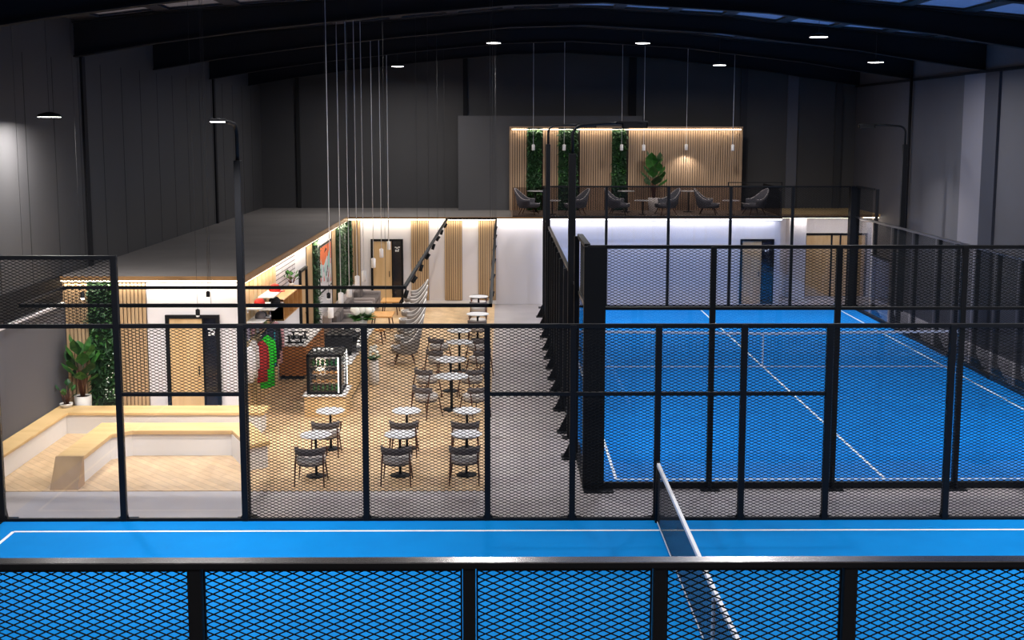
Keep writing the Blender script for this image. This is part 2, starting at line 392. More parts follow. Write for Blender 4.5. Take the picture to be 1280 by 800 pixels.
# ------------------------------------------------------------------ foliage strips
def leaf(g, p, d, up, L, w, m=0):
    """a folded leaf of four faces growing from p along d"""
    d = Vector(d).normalized(); s_ = d.cross(Vector(up))
    s_ = s_.normalized() if s_.length > 1e-4 else Vector((1, 0, 0))
    nrm = s_.cross(d); p = Vector(p)
    a = p; b = p+d*L*.4+s_*w*.5-nrm*w*.12; c = p+d*L*.45+nrm*w*.05; e = p+d*L*.4-s_*w*.5-nrm*w*.12
    b2 = p+d*L*.78+s_*w*.36-nrm*(w*.15+L*.05); e2 = p+d*L*.78-s_*w*.36-nrm*(w*.15+L*.05); t = p+d*L-nrm*L*.12
    g.add([a, b, c, e, b2, e2, t], [(0, 2, 1), (0, 3, 2), (2, 4, 1), (2, 3, 5), (2, 6, 4), (2, 5, 6)], m)
def moss_panel(label, w, h, loc, rz=0, n=420, flowers=0):
    g = MB().box(0, w, -.04, .02, 0, h, 0)
    for i in range(n):
        x, z = random.uniform(.01, w-.01), random.uniform(.02, h-.02)
        d = (random.uniform(-.8, .8), -random.uniform(.3, 1), random.uniform(-.9, .5))
        leaf(g, (x, -.035, z), d, (0, -.2, 1), random.uniform(.08, .2), random.uniform(.03, .08), random.choice((1, 2, 2, 2, 2)))
    for i in range(flowers):
        x, z = random.uniform(.55*w, w*.97), random.uniform(.15*h, .5*h)
        g.lathe([(.004, -.012), (.016, 0), (.004, .012)], (x, -.13, z), 6, 3)
    o = g.build('moss_panel', ['moss', 'leaf', 'leafdark', 'petal'], loc=loc); o.rotation_euler = (0, 0, rz)
    return tag(o, label, 'plant wall', 'planted green wall strips')
moss_panel('dark green plant strip with tiny white flowers on the lobby front wall', .55, 2.88, (-8.45, 23.97, .02), n=520, flowers=22)
moss_panel('bushy green plant strip beside the poster, nearer the shelves', .85, 2.86, (-5.32, 32.9, .02), PI/2, 500)
moss_panel('bushy green plant strip between the poster and the far corner', 1.9, 2.86, (-5.32, 37.6, .02), PI/2, 900)
moss_panel('bushy green plant strip in the far corner of the lounge', .2, 2.86, (-5.3, 40.0, .02), 0, 200)

# ------------------------------------------------------------------ doors
def door(nm, w, h, loc, rz, gl, lab, wide_leafs=1, marks=True):
    e = thing(nm, lab, 'structure', loc, rz); e['kind'] = 'structure'
    f = MB().box(0, .07, -.04, .03, 0, h).box(w-.07, w, -.04, .03, 0, h).box(.07, w-.07, -.04, .03, h-.07, h)
    f.build('door_frame', 'black', e)
    if wide_leafs == 1:
        xg = w-.07-gl
        MB().box(.08, xg-.02, -.015, .02, .01, h-.08).build('door_leaf', 'oakd', e)
        MB().box(xg-.02, xg+.02, -.03, .02, .01, h-.07).build('mullion', 'black', e)
        MB().box(xg+.02, w-.07, -.01, .01, .01, h-.07).build('glass_panel', 'darkglass', e)
        MB().tube([(xg-.10, -.05, .95), (xg-.10, -.05, 1.15)], .012).tube([(xg-.1, -.05, 1.05), (xg-.1, -.015, 1.05)], .01).build('door_handle', 'black', e)
        if marks:
            g = MB(); z = h-.33; x = xg+.09
            for (a, b, c, d) in ((0, .05, .02, .05), (.045, .09, 0, .035), (.09, .16, .03, .05), (.01, .05, -.07, -.02), (.07, .12, -.07, -.03), (.1, .13, -.03, 0)):
                g.box(x+a*1.1, x+b*1.1, -.016, -.01, z+c*1.4, z+d*1.4)
            g.build('sign', 'whitegloss', e)
    else:
        for a, b in ((.08, w*.42), (w*.42+.06, w*.56), (w*.56+.06, w-.08)):
            MB().box(a, b, -.015, .02, .01, h-.08).build('door_leaf', 'oakd', e)
        for a in (w*.42, w*.56): MB().box(a, a+.06, -.035, .02, .01, h-.07).build('mullion', 'black', e)
    return e
door('door_1', 1.10, 2.20, (-6.89, 23.97, 0), 0, .26, 'oak washroom door with dark glass sidelight in the lobby front wall')
door('door_2', 1.10, 2.24, (-4.47, 40.12, 0), 0, .30, 'oak lounge door with dark glass sidelight in the far wall')
door('door_3', 1.15, 2.24, (8.13, 40.12, 0), 0, .34, 'oak door with dark glass sidelight under the mezzanine behind the far court')
door('door_4', 2.25, 2.28, (10.78, 41.97, 0), 0, 0, 'wide oak double door in the recess at the far right', 2)
door('door_5', 1.05, 2.28, (-5.32, 30.9, 0), PI/2, .2, 'narrow looking oak door in the side wall past the shelves', marks=False)

# ------------------------------------------------------------------ fences
CW, CH = .108, .048
mesh_cache = {}
def mesh_data(w, h):
    """expanded metal: every strand is a little rectangular bar"""
    key = (round(w, 3), round(h, 3))
    if key in mesh_cache: return mesh_cache[key]
    nx = max(2, round(w/(CW/2))); nz = max(2, round(h/(CH/2)))
    dx, dz = w/nx, h/nz; V = []; F = []
    L = math.hypot(dx, dz); tw, td = .0044, .0024
    for i in range(nx):
        for j in range(nz+1):
            if (i+j) % 2: continue
            for sgn in (1, -1):
                if not 0 <= j+sgn <= nz: continue
                x0, z0, x1, z1 = i*dx, j*dz, (i+1)*dx, (j+sgn)*dz
                px, pz = -sgn*dz/L*tw, dx/L*tw
                o = len(V)
                for (x, z) in ((x0, z0), (x1, z1)):
                    V += [(x+px, -td, z+pz), (x+px, td, z+pz), (x-px, td, z-pz), (x-px, -td, z-pz)]
                F += [(o, o+1, o+5, o+4), (o+1, o+2, o+6, o+5), (o+2, o+3, o+7, o+6), (o+3, o, o+4, o+7)]
    me = bpy.data.meshes.new('mesh_panel'); me.from_pydata(V, [], F); me.materials.append(M['mesh'])
    mesh_cache[key] = me
    return me
def mesh_panel(e, x0, x1, z0, z1, y=0):
    o = bpy.data.objects.new('mesh_panel', mesh_data(x1-x0, z1-z0)); COL.objects.link(o); o.parent = e; o.location = (x0, y, z0)
GL = 'glass'
def glass_panel(e, x0, x1, z0, z1, y=0):
    MB().box(x0+.01, x1-.01, y-.006, y+.006, z0, z1).build('glass_panel', GL, e)
def post(e, x, top, w=.09, y=0, out=1, foot=.28, d=None):
    g = MB(); h = w/2; d = (d or w)/2
    g.box(x-h, x+h, y-d, y+d, .02, top)
    g.box(x-h*3.6, x+h*3.6, y-d-(foot*.55 if out < 0 else .05), y+d+(foot*.55 if out > 0 else .05), 0, .02)
    ya = y+out*d; yb = y+out*(d+foot*.5)                      # triangular gusset
    g.add([(x-.012, ya, .02), (x-.012, yb, .02), (x-.012, ya, .4), (x+.012, ya, .02), (x+.012, yb, .02), (x+.012, ya, .4)], [(0, 1, 2), (5, 4, 3), (0, 3, 4, 1), (1, 4, 5, 2), (2, 5, 3, 0)])
    for sg in (-1, 1):                                        # small side gussets
        g.add([(x+sg*h, y-.01, .02), (x+sg*h*2.4, y-.01, .02), (x+sg*h, y-.01, .12), (x+sg*h, y+.01, .02), (x+sg*h*2.4, y+.01, .02), (x+sg*h, y+.01, .12)], [(0, 1, 2), (5, 4, 3), (0, 3, 4, 1), (1, 4, 5, 2), (2, 5, 3, 0)])
    return g.build('post', 'black', e, bevel=.004)
def rail(e, x0, x1, z, h=.06, y=0, w=.06, m='black', name='rail'):
    return MB().box(x0, x1, y-w/2, y+w/2, z-h/2, z+h/2).build(name, m, e, bevel=.004)

X0 = 2.3655; b1 = 1.295; b2 = 1.856; YA = 17.58; YN = YA-9.85; LA = 10.01
Z3, Z4 = 3.065, 4.08
side = [-2*b1-k*b2 for k in (4, 3, 2, 1, 0)]
pos = side+[-b1, 0, b1]+[-v for v in side[::-1]]
# court A, far long side
e = thing('court_fence', 'far long mesh fence of the near court, right in front of the cafe', 'fence', (X0, YA, 0), 0, 'padel court enclosures')
for i, x in enumerate(pos):
    post(e, x, Z4+.03 if i in (0, 1, 11, 12) else Z3, out=1)
rail(e, pos[0], pos[-1], Z3-.02, .065)
rail(e, pos[0]-.05, pos[1]+.05, Z4, .06); rail(e, pos[-2]-.05, pos[-1]+.05, Z4, .06)
rail(e, pos[1], pos[2], 2.0, .055); rail(e, pos[4], pos[8], 2.0, .055); rail(e, pos[-3], pos[-2], 2.0, .055)
rail(e, pos[0]-.05, pos[-1]+.05, .03, .06, name='base_beam')
for i in range(12):
    a, b = pos[i]+.04, pos[i+1]-.04
    if i in (0, 11):
        glass_panel(e, a, b, .06, 3.0); mesh_panel(e, a, b, 3.07, 4.05)
    elif i in (1, 10):
        glass_panel(e, a, b, .06, 1.97); mesh_panel(e, a, b, 2.03, 3.0)
    else: mesh_panel(e, a, b, .06, 3.01)
# court A, near long side (the rail across the bottom of the picture)
e = thing('court_fence', 'near long mesh fence in the foreground with a shiny flat top rail', 'fence', (X0, YN, 0), 0, 'padel court enclosures')
npos = [p for p in pos if -6.4 < p < 8]
for i, x in enumerate(npos): post(e, x, Z3, .085, out=-1, d=.08)
MB().box(npos[0], npos[-1], -.05, .05, 3.05, 3.088).build('rail', 'black', e)
MB().box(npos[0], npos[-1], -.051, .051, 3.088, 3.096).build('rail_cap', 'cap', e)['label'] = 'shiny brushed flat cap of the rail'
rail(e, npos[0], npos[-1], .03, .06, name='base_beam')
for a, b in zip(npos, npos[1:]):
    g = MB().box(a+.048, a+.06, .0, .024, .08, 3.04).box(b-.06, b-.048, .0, .024, .08, 3.04).box(a+.06, b-.06, .0, .024, 3.015, 3.04)
    g.build('panel_frame', 'black', e)
    mesh_panel(e, a+.055, b-.055, .08, 3.02, .012)
# court B
GL = 'glassb'
XBL, XBR, YB0, YB1 = 1.40, 11.71, 19.244, 39.244
bB = 2.0656
e = thing('court_fence', 'near end wall of the far court, glass below a band of mesh', 'fence', (XBL, YB0, 0), 0, 'padel court enclosures')
fx = [bB*k for k in range(6)]; fx[5] = XBR-XBL
MB().box(-.06, .3, -.06, .06, .02, Z4).box(-.05, .45, -.28, .1, 0, .02).build('corner_post', 'black', e, bevel=.004)
for x in fx[1:]: post(e, x, Z4, out=-1)
rail(e, 0, fx[-1], Z4-.01, .06); rail(e, .3, fx[-1], Z3-.01, .05); rail(e, 0, fx[-1], .06, .10, name='base_beam', w=.08)
for i in range(5):
    a, b = fx[i]+.045, fx[i+1]-.045
    if i == 0: a = .3
    glass_panel(e, a, b, .11, Z3-.04); mesh_panel(e, a, b, Z3+.02, Z4-.05)
e = thing('court_fence', 'end wall of the far court farthest away, in front of the mezzanine', 'fence', (XBL, YB1, 0), 0, 'padel court enclosures')
for i, x in enumerate(fx): post(e, x, Z4, .09 if 0 < i < 5 else (.1 if i == 0 else .3), out=1)
rail(e, 0, fx[-1], Z4-.01, .05); rail(e, 0, fx[-1], Z3-.01, .05); rail(e, 0, fx[-1], .05, .09, name='base_beam')
for i in range(5): glass_panel(e, fx[i]+.045, fx[i+1]-.045, .1, Z3-.04)
for i in range(5): mesh_panel(e, fx[i]+.045, fx[i+1]-.045, Z3+.02, Z4-.04)
half = [10.0-2*b1-k*(10.0-2*b1)/4 for k in range(1, 5)]
sp = [0]+[k*(10-2*b1)/4 for k in range(1, 5)]; sp = sp+[10-b1, 10]; sp = sp+[20-v for v in sp[-2::-1]]
for sx, xx, out, lab in ((0, XBL, 1, 'left long side fence of the far court beside the cafe aisle, seen almost edge on'), (1, XBR+.05, -1, 'right long side fence of the far court by the slate grey wall')):
    GL = 'glassb'
    e = thing('court_fence', lab, 'fence', (xx, YB0, 0), PI/2, 'padel court enclosures')   # local x runs away from the camera, local +y is to the left
    yo = (.06 if sx == 0 else -.12)
    for i, x in enumerate(sp):
        if i in (0, len(sp)-1): continue
        tall = i in (1, len(sp)-2)
        post(e, x, Z4 if tall else Z3, .09, y=yo, out=out, foot=.38)
    rail(e, .08, 19.92, Z3, .06, w=.07, m='blackgloss'); rail(e, .08, sp[1]+.05, Z4, .07, w=.1); rail(e, sp[-2]-.05, 19.92, Z4, .06)
    rail(e, .08, 19.92, .05, .1, name='base_beam', w=.1)
    for i in range(len(sp)-1):
        a, b = sp[i]+(.1 if i == 0 else .045), sp[i+1]-(.1 if i == 11 else .045)
        if i in (0, 11): glass_panel(e, a, b, .11, 3.0); mesh_panel(e, a, b, Z3+.03, Z4-.03)
        elif i in (1, 10): glass_panel(e, a, b, .11, 1.97); mesh_panel(e, a, b, 2.03, 3.02); rail(e, a, b, 2.0, .05)
        else: mesh_panel(e, a, b, .11, 3.02)

# ------------------------------------------------------------------ court floors with their lines
def court_floor(label, x0, x1, y0, y1, lines):
    e = thing('court_floor', label, 'court floor', (x0, y0, 0))
    MB().box(0, x1-x0, 0, y1-y0, 0, .022).build('playing_surface', 'court', e)
    g = MB()
    for a, b, c, d in lines: g.box(a-x0, b-x0, c-y0, d-y0, .022, .0245)
    g.build('line_marking', 'line', e)
    return e
xl, yl = -7.29, YA-.49
court_floor('bright blue near court surface crossing the whole bottom of the picture', X0-LA+.02, X0+LA-.02, YN+.03, YA-.04,
            [(xl, X0+(X0-xl), yl-.025, yl+.025), (xl-.025, xl+.025, YN+.5, yl), (X0*2-xl-.025, X0*2-xl+.025, YN+.5, yl), (xl, X0+(X0-xl), YN+.5, YN+.55), (xl, 2*X0-xl, (YN+YA)/2-.025, (YN+YA)/2+.025)])
xc = 6.58
court_floor('bright blue far court surface running away behind the glass on the right', XBL+.02, XBR-.02, YB0+.03, YB1-.04,
            [(1.95, 11.18, 19.66, 19.71), (1.93, 1.98, 19.68, 38.8), (11.15, 11.20, 19.68, 38.8), (1.95, 11.18, 38.75, 38.8), (xc-.025, xc+.025, 19.7, 38.8)])

# ------------------------------------------------------------------ nets
def net(label, loc, rz, L, strap):
    e = thing('court_net', label, 'net', loc, rz, 'padel court nets')
    g = MB(); H = .88; k = int(L/.045)
    sag = lambda x: H-.0+.06*abs(2*x/L-1)
    for i in range(k+1):
        x = L*i/k; g.box(x-.0018, x+.0018, -.0018, .0018, .03, sag(x))
    for j in range(1, 20):
        z = H*j/20
        for i in range(8):
            a, b = L*i/8, L*(i+1)/8; za, zb = z*sag(a)/H, z*sag(b)/H
            g.hexa([(a, -.0024, za-.0024), (b, -.0024, zb-.0024), (b, .0024, zb-.0024), (a, .0024, za-.0024), (a, -.0024, za+.0024), (b, -.0024, zb+.0024), (b, .0024, zb+.0024), (a, .0024, za+.0024)])
    g.build('netting', 'netm', e)
    g = MB()
    for i in range(8):
        a, b = L*i/8, L*(i+1)/8; za, zb = sag(a), sag(b)
        g.hexa([(a, -.022, za-.03), (b, -.022, zb-.03), (b, .022, zb-.03), (a, .022, za-.03), (a, -.022, za+.025), (b, -.022, zb+.025), (b, .022, zb+.025), (a, .022, za+.025)])
    g.build('top_tape', 'tape', e)
    MB().box(0, L, -.006, .006, .024, .05).build('bottom_cord', 'tape', e)
    MB().box(L/2-.02, L/2+.02, -.02, .02, .025, H).build('centre_strap', 'tape', e)
    for x in (.02, L-.02): MB().tube([(x, 0, .02), (x, 0, .98)], .035, 10).build('net_post', 'black', e)
    return e
net('black net with white tape running toward the camera on the near court', (X0, YN+.12, 0), PI/2, YA-YN-.24, True)
net('black net with white tape stretched across the far court', (XBL+.14, (YB0+YB1)/2, 0), 0, XBR-XBL-.28, True)

# ------------------------------------------------------------------ lights
def area(name, loc, size, power, rot=(0, 0, 0), sy=None, col=(1, .96, .92), spread=None, parent=None):
    l = bpy.data.lights.new(name, 'AREA'); l.energy = power; l.color = col
    l.shape = 'RECTANGLE' if sy else 'DISK'; l.size = size
    if sy: l.size_y = sy
    if spread: l.spread = math.radians(spread)
    o = bpy.data.objects.new(name, l); COL.objects.link(o); o.location = loc; o.rotation_euler = rot
    if parent: o.parent = parent
    return o
def spot(name, loc, target, power, ang=60, col=(1, .93, .84), r=.04, blend=.6, parent=None):
    l = bpy.data.lights.new(name, 'SPOT'); l.energy = power; l.color = col; l.spot_size = math.radians(ang); l.spot_blend = blend; l.shadow_soft_size = r
    o = bpy.data.objects.new(name, l); COL.objects.link(o); o.location = loc
    o.rotation_euler = (Vector(target)-Vector(loc)).to_track_quat('-Z', 'Y').to_euler()
    if parent: o.parent = parent
    return o

# high bay lamps hanging from the roof
HB = [(-8.2, 21.7, 6.19, 'round high bay lamp at the far left near the dark wall', 1),
      (-.24, 33.8, 8.36, 'round high bay lamp above the lounge, left of the wooden mezzanine', 1),
      (3.95, 33.8, 8.36, 'round high bay lamp above the middle of the mezzanine', 1),
      (7.3, 27.7, 8.08, 'largest round high bay lamp on the right, up by the skylights', 1),
      (6.89, 38.0, 7.97, 'small round high bay lamp above the right end of the mezzanine', 1),
      (-3.53, 40.6, 8.05, 'small round high bay lamp beside the long pendant cords', 1),
      (9.98, 32.0, 7.74, 'rightmost round high bay lamp below the roof beams', 1)]
hb = None
def high_bay(loc, label, power=200, zc=None):
    x, y, z = loc; e = thing('high_bay_lamp', label, 'lamp', loc, 0, 'round high bay lamps')
    top = roofz(x)-z-.05
    MB().lathe([(.05, .09), (.19, .05), (.215, .03), (.215, .0), (.2, 0)], n=28).build('housing', 'black', e)
    MB().lathe([(.198, -.004), (.2, .006)], n=28).build('diffuser', 'lampface', e)
    MB().tube([(0, 0, .08), (0, 0, top)], .006, 6).build('cord', 'corddark', e)
    area('high_bay_light', (0, 0, -.03), .38, power, parent=e, spread=172)
    return e
for x, y, z, lab, v in HB: high_bay((x, y, z), lab)
for i, (x, y) in enumerate([(-8.35, 15.6), (-3.8, 14), (2.3, 12.5), (8.5, 13), (-4, 5), (4, 4.5), (10, 6), (-.35, 21.6), (4.5, 21.6), (11.6, 20.5)]):  # most are unseen lamps added to balance the hall light
    z = 6.2 if i == 0 else 8.35
    high_bay((x, y, min(z, rz_(x)-.2)), 'round high bay lamp over the %s' % ['left end of the near court beside the wall', 'left half of the near court, added out of view', 'net of the near court, added out of view', 'right half of the near court, added out of view',
             'left part of the near aisle, added out of view', 'middle of the near aisle, added out of view', 'right part of the near aisle, added out of view', 'aisle end of the cafe', 'near left part of the far court', 'near right corner of the far court, added out of view'][i], 75 if i == 0 else 215)

# court lamp poles
def court_lamp(label, loc, rz, lit=True):
    """arm points along local +x"""
    e = thing('court_lamp', label, 'lamp post', loc, rz, 'court lamp posts')
    MB().box(-.07, .07, -.05, .05, .0, 5.52).box(-.16, .16, -.12, .12, 0, .02).build('pole', 'black', e, bevel=.01)
    p = [(0, 0, 5.5), (0, 0, 5.86)]
    for k in range(1, 7):
        a = PI/2*k/6; p.append((.22*(1-math.cos(a)), 0, 5.86+.2*math.sin(a)))
    p += [(.6, 0, 6.09), (.95, 0, 6.10)]
    MB().tube(p, .03, 10).build('arm', 'black', e)
    MB().prism([(.85, -.05), (1.3, -.09), (1.42, -.06), (1.42, .06), (1.3, .09), (.85, .05)], 6.085, 6.13).build('lamp_head', 'black', e, bevel=.008)
    if lit: MB().box(.98, 1.36, -.06, .06, 6.075, 6.085).build('diffuser', 'lampface', e)
    else:
        MB().box(.93, .95, -.08, .08, 6.0, 6.09).box(1.39, 1.41, -.08, .08, 6.0, 6.09).box(.93, 1.41, -.08, -.065, 6.0, 6.09).box(.93, 1.41, .065, .08, 6.0, 6.09).build('anti_glare_skirt', 'black', e)
        MB().box(.96, 1.38, -.06, .06, 6.075, 6.085).build('diffuser', 'lampface', e)
    area('court_lamp_light', (1.17, 0, 6.06 if lit else 5.99), .36, 125, parent=e, sy=.12, spread=120)
    return e
court_lamp('black lamp post of the near court standing in front of the lobby block', (X0+pos[2], YA+.14, 0), -PI/2)
court_lamp('thick black lamp post at the near left of the far court', (1.33, 22.5, 0), 0, False)
court_lamp('thinner looking black lamp post at the far left of the far court', (1.36, 35.1, 0), 0, False)
court_lamp('black lamp post at the far right of the far court before the slate wall', (11.98, 35.3, 0), PI, False)
court_lamp('black lamp post of the near court at the right, outside the frame', (X0-pos[2], YA+.14, 0), -PI/2)
court_lamp('black lamp post at the near right of the far court', (11.98, 22.5, 0), PI, False)

# suspended track with spotlights
e = thing('track_light', 'black L shaped suspended track frame with small spotlights over the cafe', 'lamp')
tz = 2.97; pts = [(-8.25, 20.15), (-8.35, 22.45), (-1.87, 22.45), (-1.84, 39.7), (-.2, 39.7), (-.2, 20.15)]
for i in range(6):
    (a, b), (c, d) = pts[i], pts[(i+1) % 6]; v = Vector((c-a, d-b, 0)).normalized()*.03; nn = Vector((-v.y, v.x, 0))
    MB().prism([(a-v.x+nn.x, b-v.y+nn.y), (c+v.x+nn.x, d+v.y+nn.y), (c+v.x-nn.x, d+v.y-nn.y), (a-v.x-nn.x, b-v.y-nn.y)], tz-.03, tz+.03).build('track', 'black', e)
for (x, y) in [(-8.2, 20.2), (-5, 20.15), (-2, 20.15), (-.2, 20.2), (-5.6, 22.45), (-2.9, 22.45), (-1.87, 26), (-1.86, 30), (-1.85, 34), (-1.84, 38), (-.2, 25), (-.2, 30), (-.2, 35), (-.2, 39.5)]:
    MB().tube([(x, y, tz+.02), (x, y, roofz(x)-.02)], .0035, 5).build('suspension_wire', 'corddark', e)
def head(x, y, tx, ty, pw):
    h = MB().tube([(x, y, tz-.02), (x, y, tz-.1)], .012, 6)
    d = (Vector((tx, ty, .5))-Vector((x, y, tz-.13))).normalized(); c = Vector((x, y, tz-.14))
    h.tube([c-d*.07, c+d*.09], .042, 12)
    h.build('spotlight', 'black', e)
    p = c+d*.11
    spot('track_spot', p, (tx, ty, .5), pw, 95, parent=e)
for k, Y in enumerate((38.6, 36.2, 34.1, 31.75, 29.3, 26.9, 24.8, 22.6)): head(-1.85, Y, -2.6 if k % 2 else -3.4, Y-.3, 85)
for k, Y in enumerate((37.5, 34.6, 31.4, 28.2, 25.2, 22.5)): head(-.2, Y, -1.0, Y-.2, 62)
area('added_track_fill', (-5.2, 20.15, tz-.035), 5.6, 78, rot=(math.radians(35), 0, 0), sy=.04, col=(1, .93, .84), spread=120, parent=e)  # added fill over the benches; the front track carries no fixture
area('added_track_fill', (-5.2, 22.45, tz-.035), 5.6, 62, rot=(math.radians(10), 0, 0), sy=.04, col=(1, .93, .84), spread=120, parent=e)  # second added fill light, also without a fixture

# row of white pendants on long cords
for k, (y, x) in enumerate(zip((25.0, 26.9, 28.1, 30.0, 31.1, 34.1, 36.8, 39.2), (-3.66, -3.7, -3.66, -3.7, -3.66, -3.73, -3.77, -3.77))):
    nth = ['nearest', 'second', 'third', 'fourth', 'fifth', 'sixth', 'seventh', 'farthest'][k]
    p = thing('pendant_lamp', 'white cylinder pendant over the counter, %s in the row of eight' % nth, 'pendant lamp', (x, y, 1.97), 0, 'white pendants over the counter')
    MB().lathe([(.05, 0), (.062, .01), (.062, .27), (.02, .29)], n=18).build('lamp_shade', 'pendant', p)
    MB().tube([(0, 0, .28), (0, 0, roofz(x)-1.97-.01)], .010 if k < 7 else .016, 6).build('cord', 'cord', p)
    if k % 2 == 0: spot('pendant_light', (0, 0, -.02), (0, 0, -1), 18, 100, parent=p)
for x, y, l in ((-5.71, 22.8, 'small black pendant in front of the washroom wall, the higher one'), (-5.61, 21.6, 'small black pendant just above the washroom door, lower one'), (-8.07, 22.6, 'small black pendant before the leftmost slats'), (-3.58, 24.2, 'small black pendant hanging before the poster')):
    z = {-5.71: 2.74, -5.61: 2.57, -8.07: 2.75, -3.58: 2.51}[x]
    p = thing('pendant_lamp', l, 'pendant lamp', (x, y, z), 0, 'small black pendants')
    MB().lathe([(.035, 0), (.04, .01), (.04, .10), (.012, .12)], n=14).build('lamp_shade', 'black', p)
    MB().lathe([(.03, -.03), (.034, .0)], n=12).build('bulb', 'lampface' if x < -8 else 'pendant', p)
    MB().tube([(0, 0, .11), (0, 0, roofz(x)-z-.01)], .003, 5).build('cord', 'corddark', p)

# LED coves
W = (1, .88, .70)
area('cove_front', (-7.15, 23.92, 2.84), 3.5, 22, rot=(math.radians(12), 0, 0), sy=.05, col=W)
area('cove_side', (-5.2, 32, 2.83), .05, 90, rot=(0, math.radians(-12), 0), sy=15.5, col=W)
area('cove_far', (-2.7, 39.98, 2.88), 5, 20, rot=(math.radians(12), 0, 0), sy=.05, col=W)
area('cove_mezzanine', (4.6, 39.98, 2.88), 9.4, 36, rot=(math.radians(12), 0, 0), sy=.05, col=(1, .97, .95))
area('cove_recess', (11.4, 41.2, 2.86), 3.3, 18, rot=(math.radians(12), 0, 0), sy=.05, col=W)

# ------------------------------------------------------------------ mezzanine
g = MB(); w = 8.42; k = 100; p_ = w/k
g.box(0, w, .03, .06, 0, 3.0, 0)
for i in range(k):
    if any(a < i*p_+.3 < b for a, b in ((.91, 1.44), (2.05, 2.75), (4.0, 4.52))): continue
    g.box(i*p_+.012, i*p_+p_-.012, -.01, .03, 0, 3.0, 1)
g.box(-.03, 0, -.02, .06, 0, 3.03, 1); g.box(w, w+.03, -.02, .06, 0, 3.03, 1); g.box(-.03, w+.03, -.1, .06, 3.0, 3.05, 1)
tag(g.build('slat_wall', ['felt', 'slatdim'], loc=(.3, 43.3, 3.0)), 'wide brown slatted wall behind the mezzanine armchairs', 'wall panel')
struct('trim_led', MB().box(.36, 8.68, 43.22, 43.25, 5.93, 5.955), 'led', label='glowing LED strip along the top of the mezzanine slatted wall')
area('cove_slats', (4.5, 43.15, 5.92), 8.2, 30, rot=(math.radians(8), 0, 0), sy=.05, col=W)
for x0, x1, l in ((.91, 1.44, 'leftmost green plant strip on the mezzanine slatted wall'), (2.05, 2.75, 'wide green plant strip on the mezzanine, behind the lamp post'), (4.0, 4.52, 'rightmost green plant strip on the mezzanine slatted wall')):
    moss_panel(l, x1-x0, 2.95, (x0, 43.26, 3.02), 0, 420)
# balustrade
e = thing('balustrade', 'smoked glass balustrade with thin black handrail along the mezzanine edge', 'railing', (.35, 40.12, 3.0))
for i in range(6):
    a = 9.1*i/6; MB().box(a+.003, a+9.1/6-.003, -.006, .006, .03, 1.0).build('glass_panel', 'smoke', e)
MB().box(0, 9.15, -.02, .02, 0, .03).box(7.3, 9.15, -.015, .015, 1.15, 1.18).box(7.3, 7.33, -.015, .015, 1.0, 1.18).box(9.12, 9.15, -.015, .015, 0, 1.18).build('handrail', 'black', e)
for i in range(3):
    MB().box(9.13, 9.15, .1+.95*i, 1.0+.95*i, .03, 1.0).build('glass_panel', 'smoke', e)

# winged lounge chair: local -y is the open front
def wing_chair(label, loc, rz, shell='wing', group='x', s=1):
    e = thing('lounge_chair', label, 'armchair', loc, rz, group); e.scale = (s, s, s)
    # shell: swept cross-sections around the back from one arm tip to the other
    g = MB(); N = 18; outer = []; 
    for i in range(N+1):
        a = -PI*.12+PI*1.24*i/N                       # 0 = right, PI/2 = back, PI = left
        c, s_ = math.cos(a), math.sin(a)
        backness = max(0, s_)**2
        top = .58+.42*backness; flare = 1+.10*backness
        rx, ry_ = .37, .36
        ring = []
        for (rr, z) in ((.80, .26), (.97, .42), (1.03, (.42+top)/2), (1.06*flare, top), (1.0*flare-.02, top+.012), (.93*flare-.03, top-.02), (.90, (.42+top)/2), (.84, .42), (.70, .30)):
            ring.append((rx*rr*c, ry_*rr*s_+.02+.05*(z-.3)*backness, z))
        outer.append(ring)
    o = len(g.v); R = len(outer[0])
    for ring in outer: g.v += ring
    for i in range(N):
        for k in range(R-1):
            g.f.append((o+i*R+k, o+(i+1)*R+k, o+(i+1)*R+k+1, o+i*R+k+1)); g.m.append(0); g.sm.append(True)
    for i in (0, N):
        f = tuple(o+i*R+k for k in range(R)); g.f.append(f if i == 0 else f[::-1]); g.m.append(0); g.sm.append(False)
    g.build('shell', shell, e)
    MB().tube([Vector(r[4]) for r in outer], .012, 6).build('piping', 'piping', e)
    c = MB().lathe([(.24, .26), (.31, .28), (.335, .34), (.33, .41), (.28, .44), (.0, .445)], (0, -.03, 0), 20, sy=.95)
    c.build('seat', shell, e)
    MB().tube([(-.27, -.28, .43), (0, -.35, .435), (.27, -.28, .43)], .012, 6).build('piping', 'piping', e)
    for sx in (-1, 1):
        for sy in (-1, 1): MB().tube([(sx*.17, sy*.16, .28), (sx*.27, sy*.26, 0)], [.02, .012], 8).build('leg', 'legwood', e)
    return e
GM = 'armchairs on the mezzanine'
labs = ['leftmost slate armchair on the mezzanine by the glass edge', 'slate armchair on the mezzanine half hidden by the thick lamp post', 'slate armchair on the mezzanine below the rightmost plant strip',
        'slate armchair on the mezzanine right below the potted plant', 'slate armchair on the mezzanine below the glowing wall patch', 'rightmost slate armchair on the mezzanine, past the slatted wall']
for i, (x, l) in enumerate(zip((.93, 2.55, 4.07, 5.71, 7.2, 8.8), labs)):
    wing_chair(l, (x, 41.25, 3.0), PI*.42 if i % 2 == 0 else -PI*.42, 'wingdark', GM, 1.1).scale = (1.12, 1.12, .9)
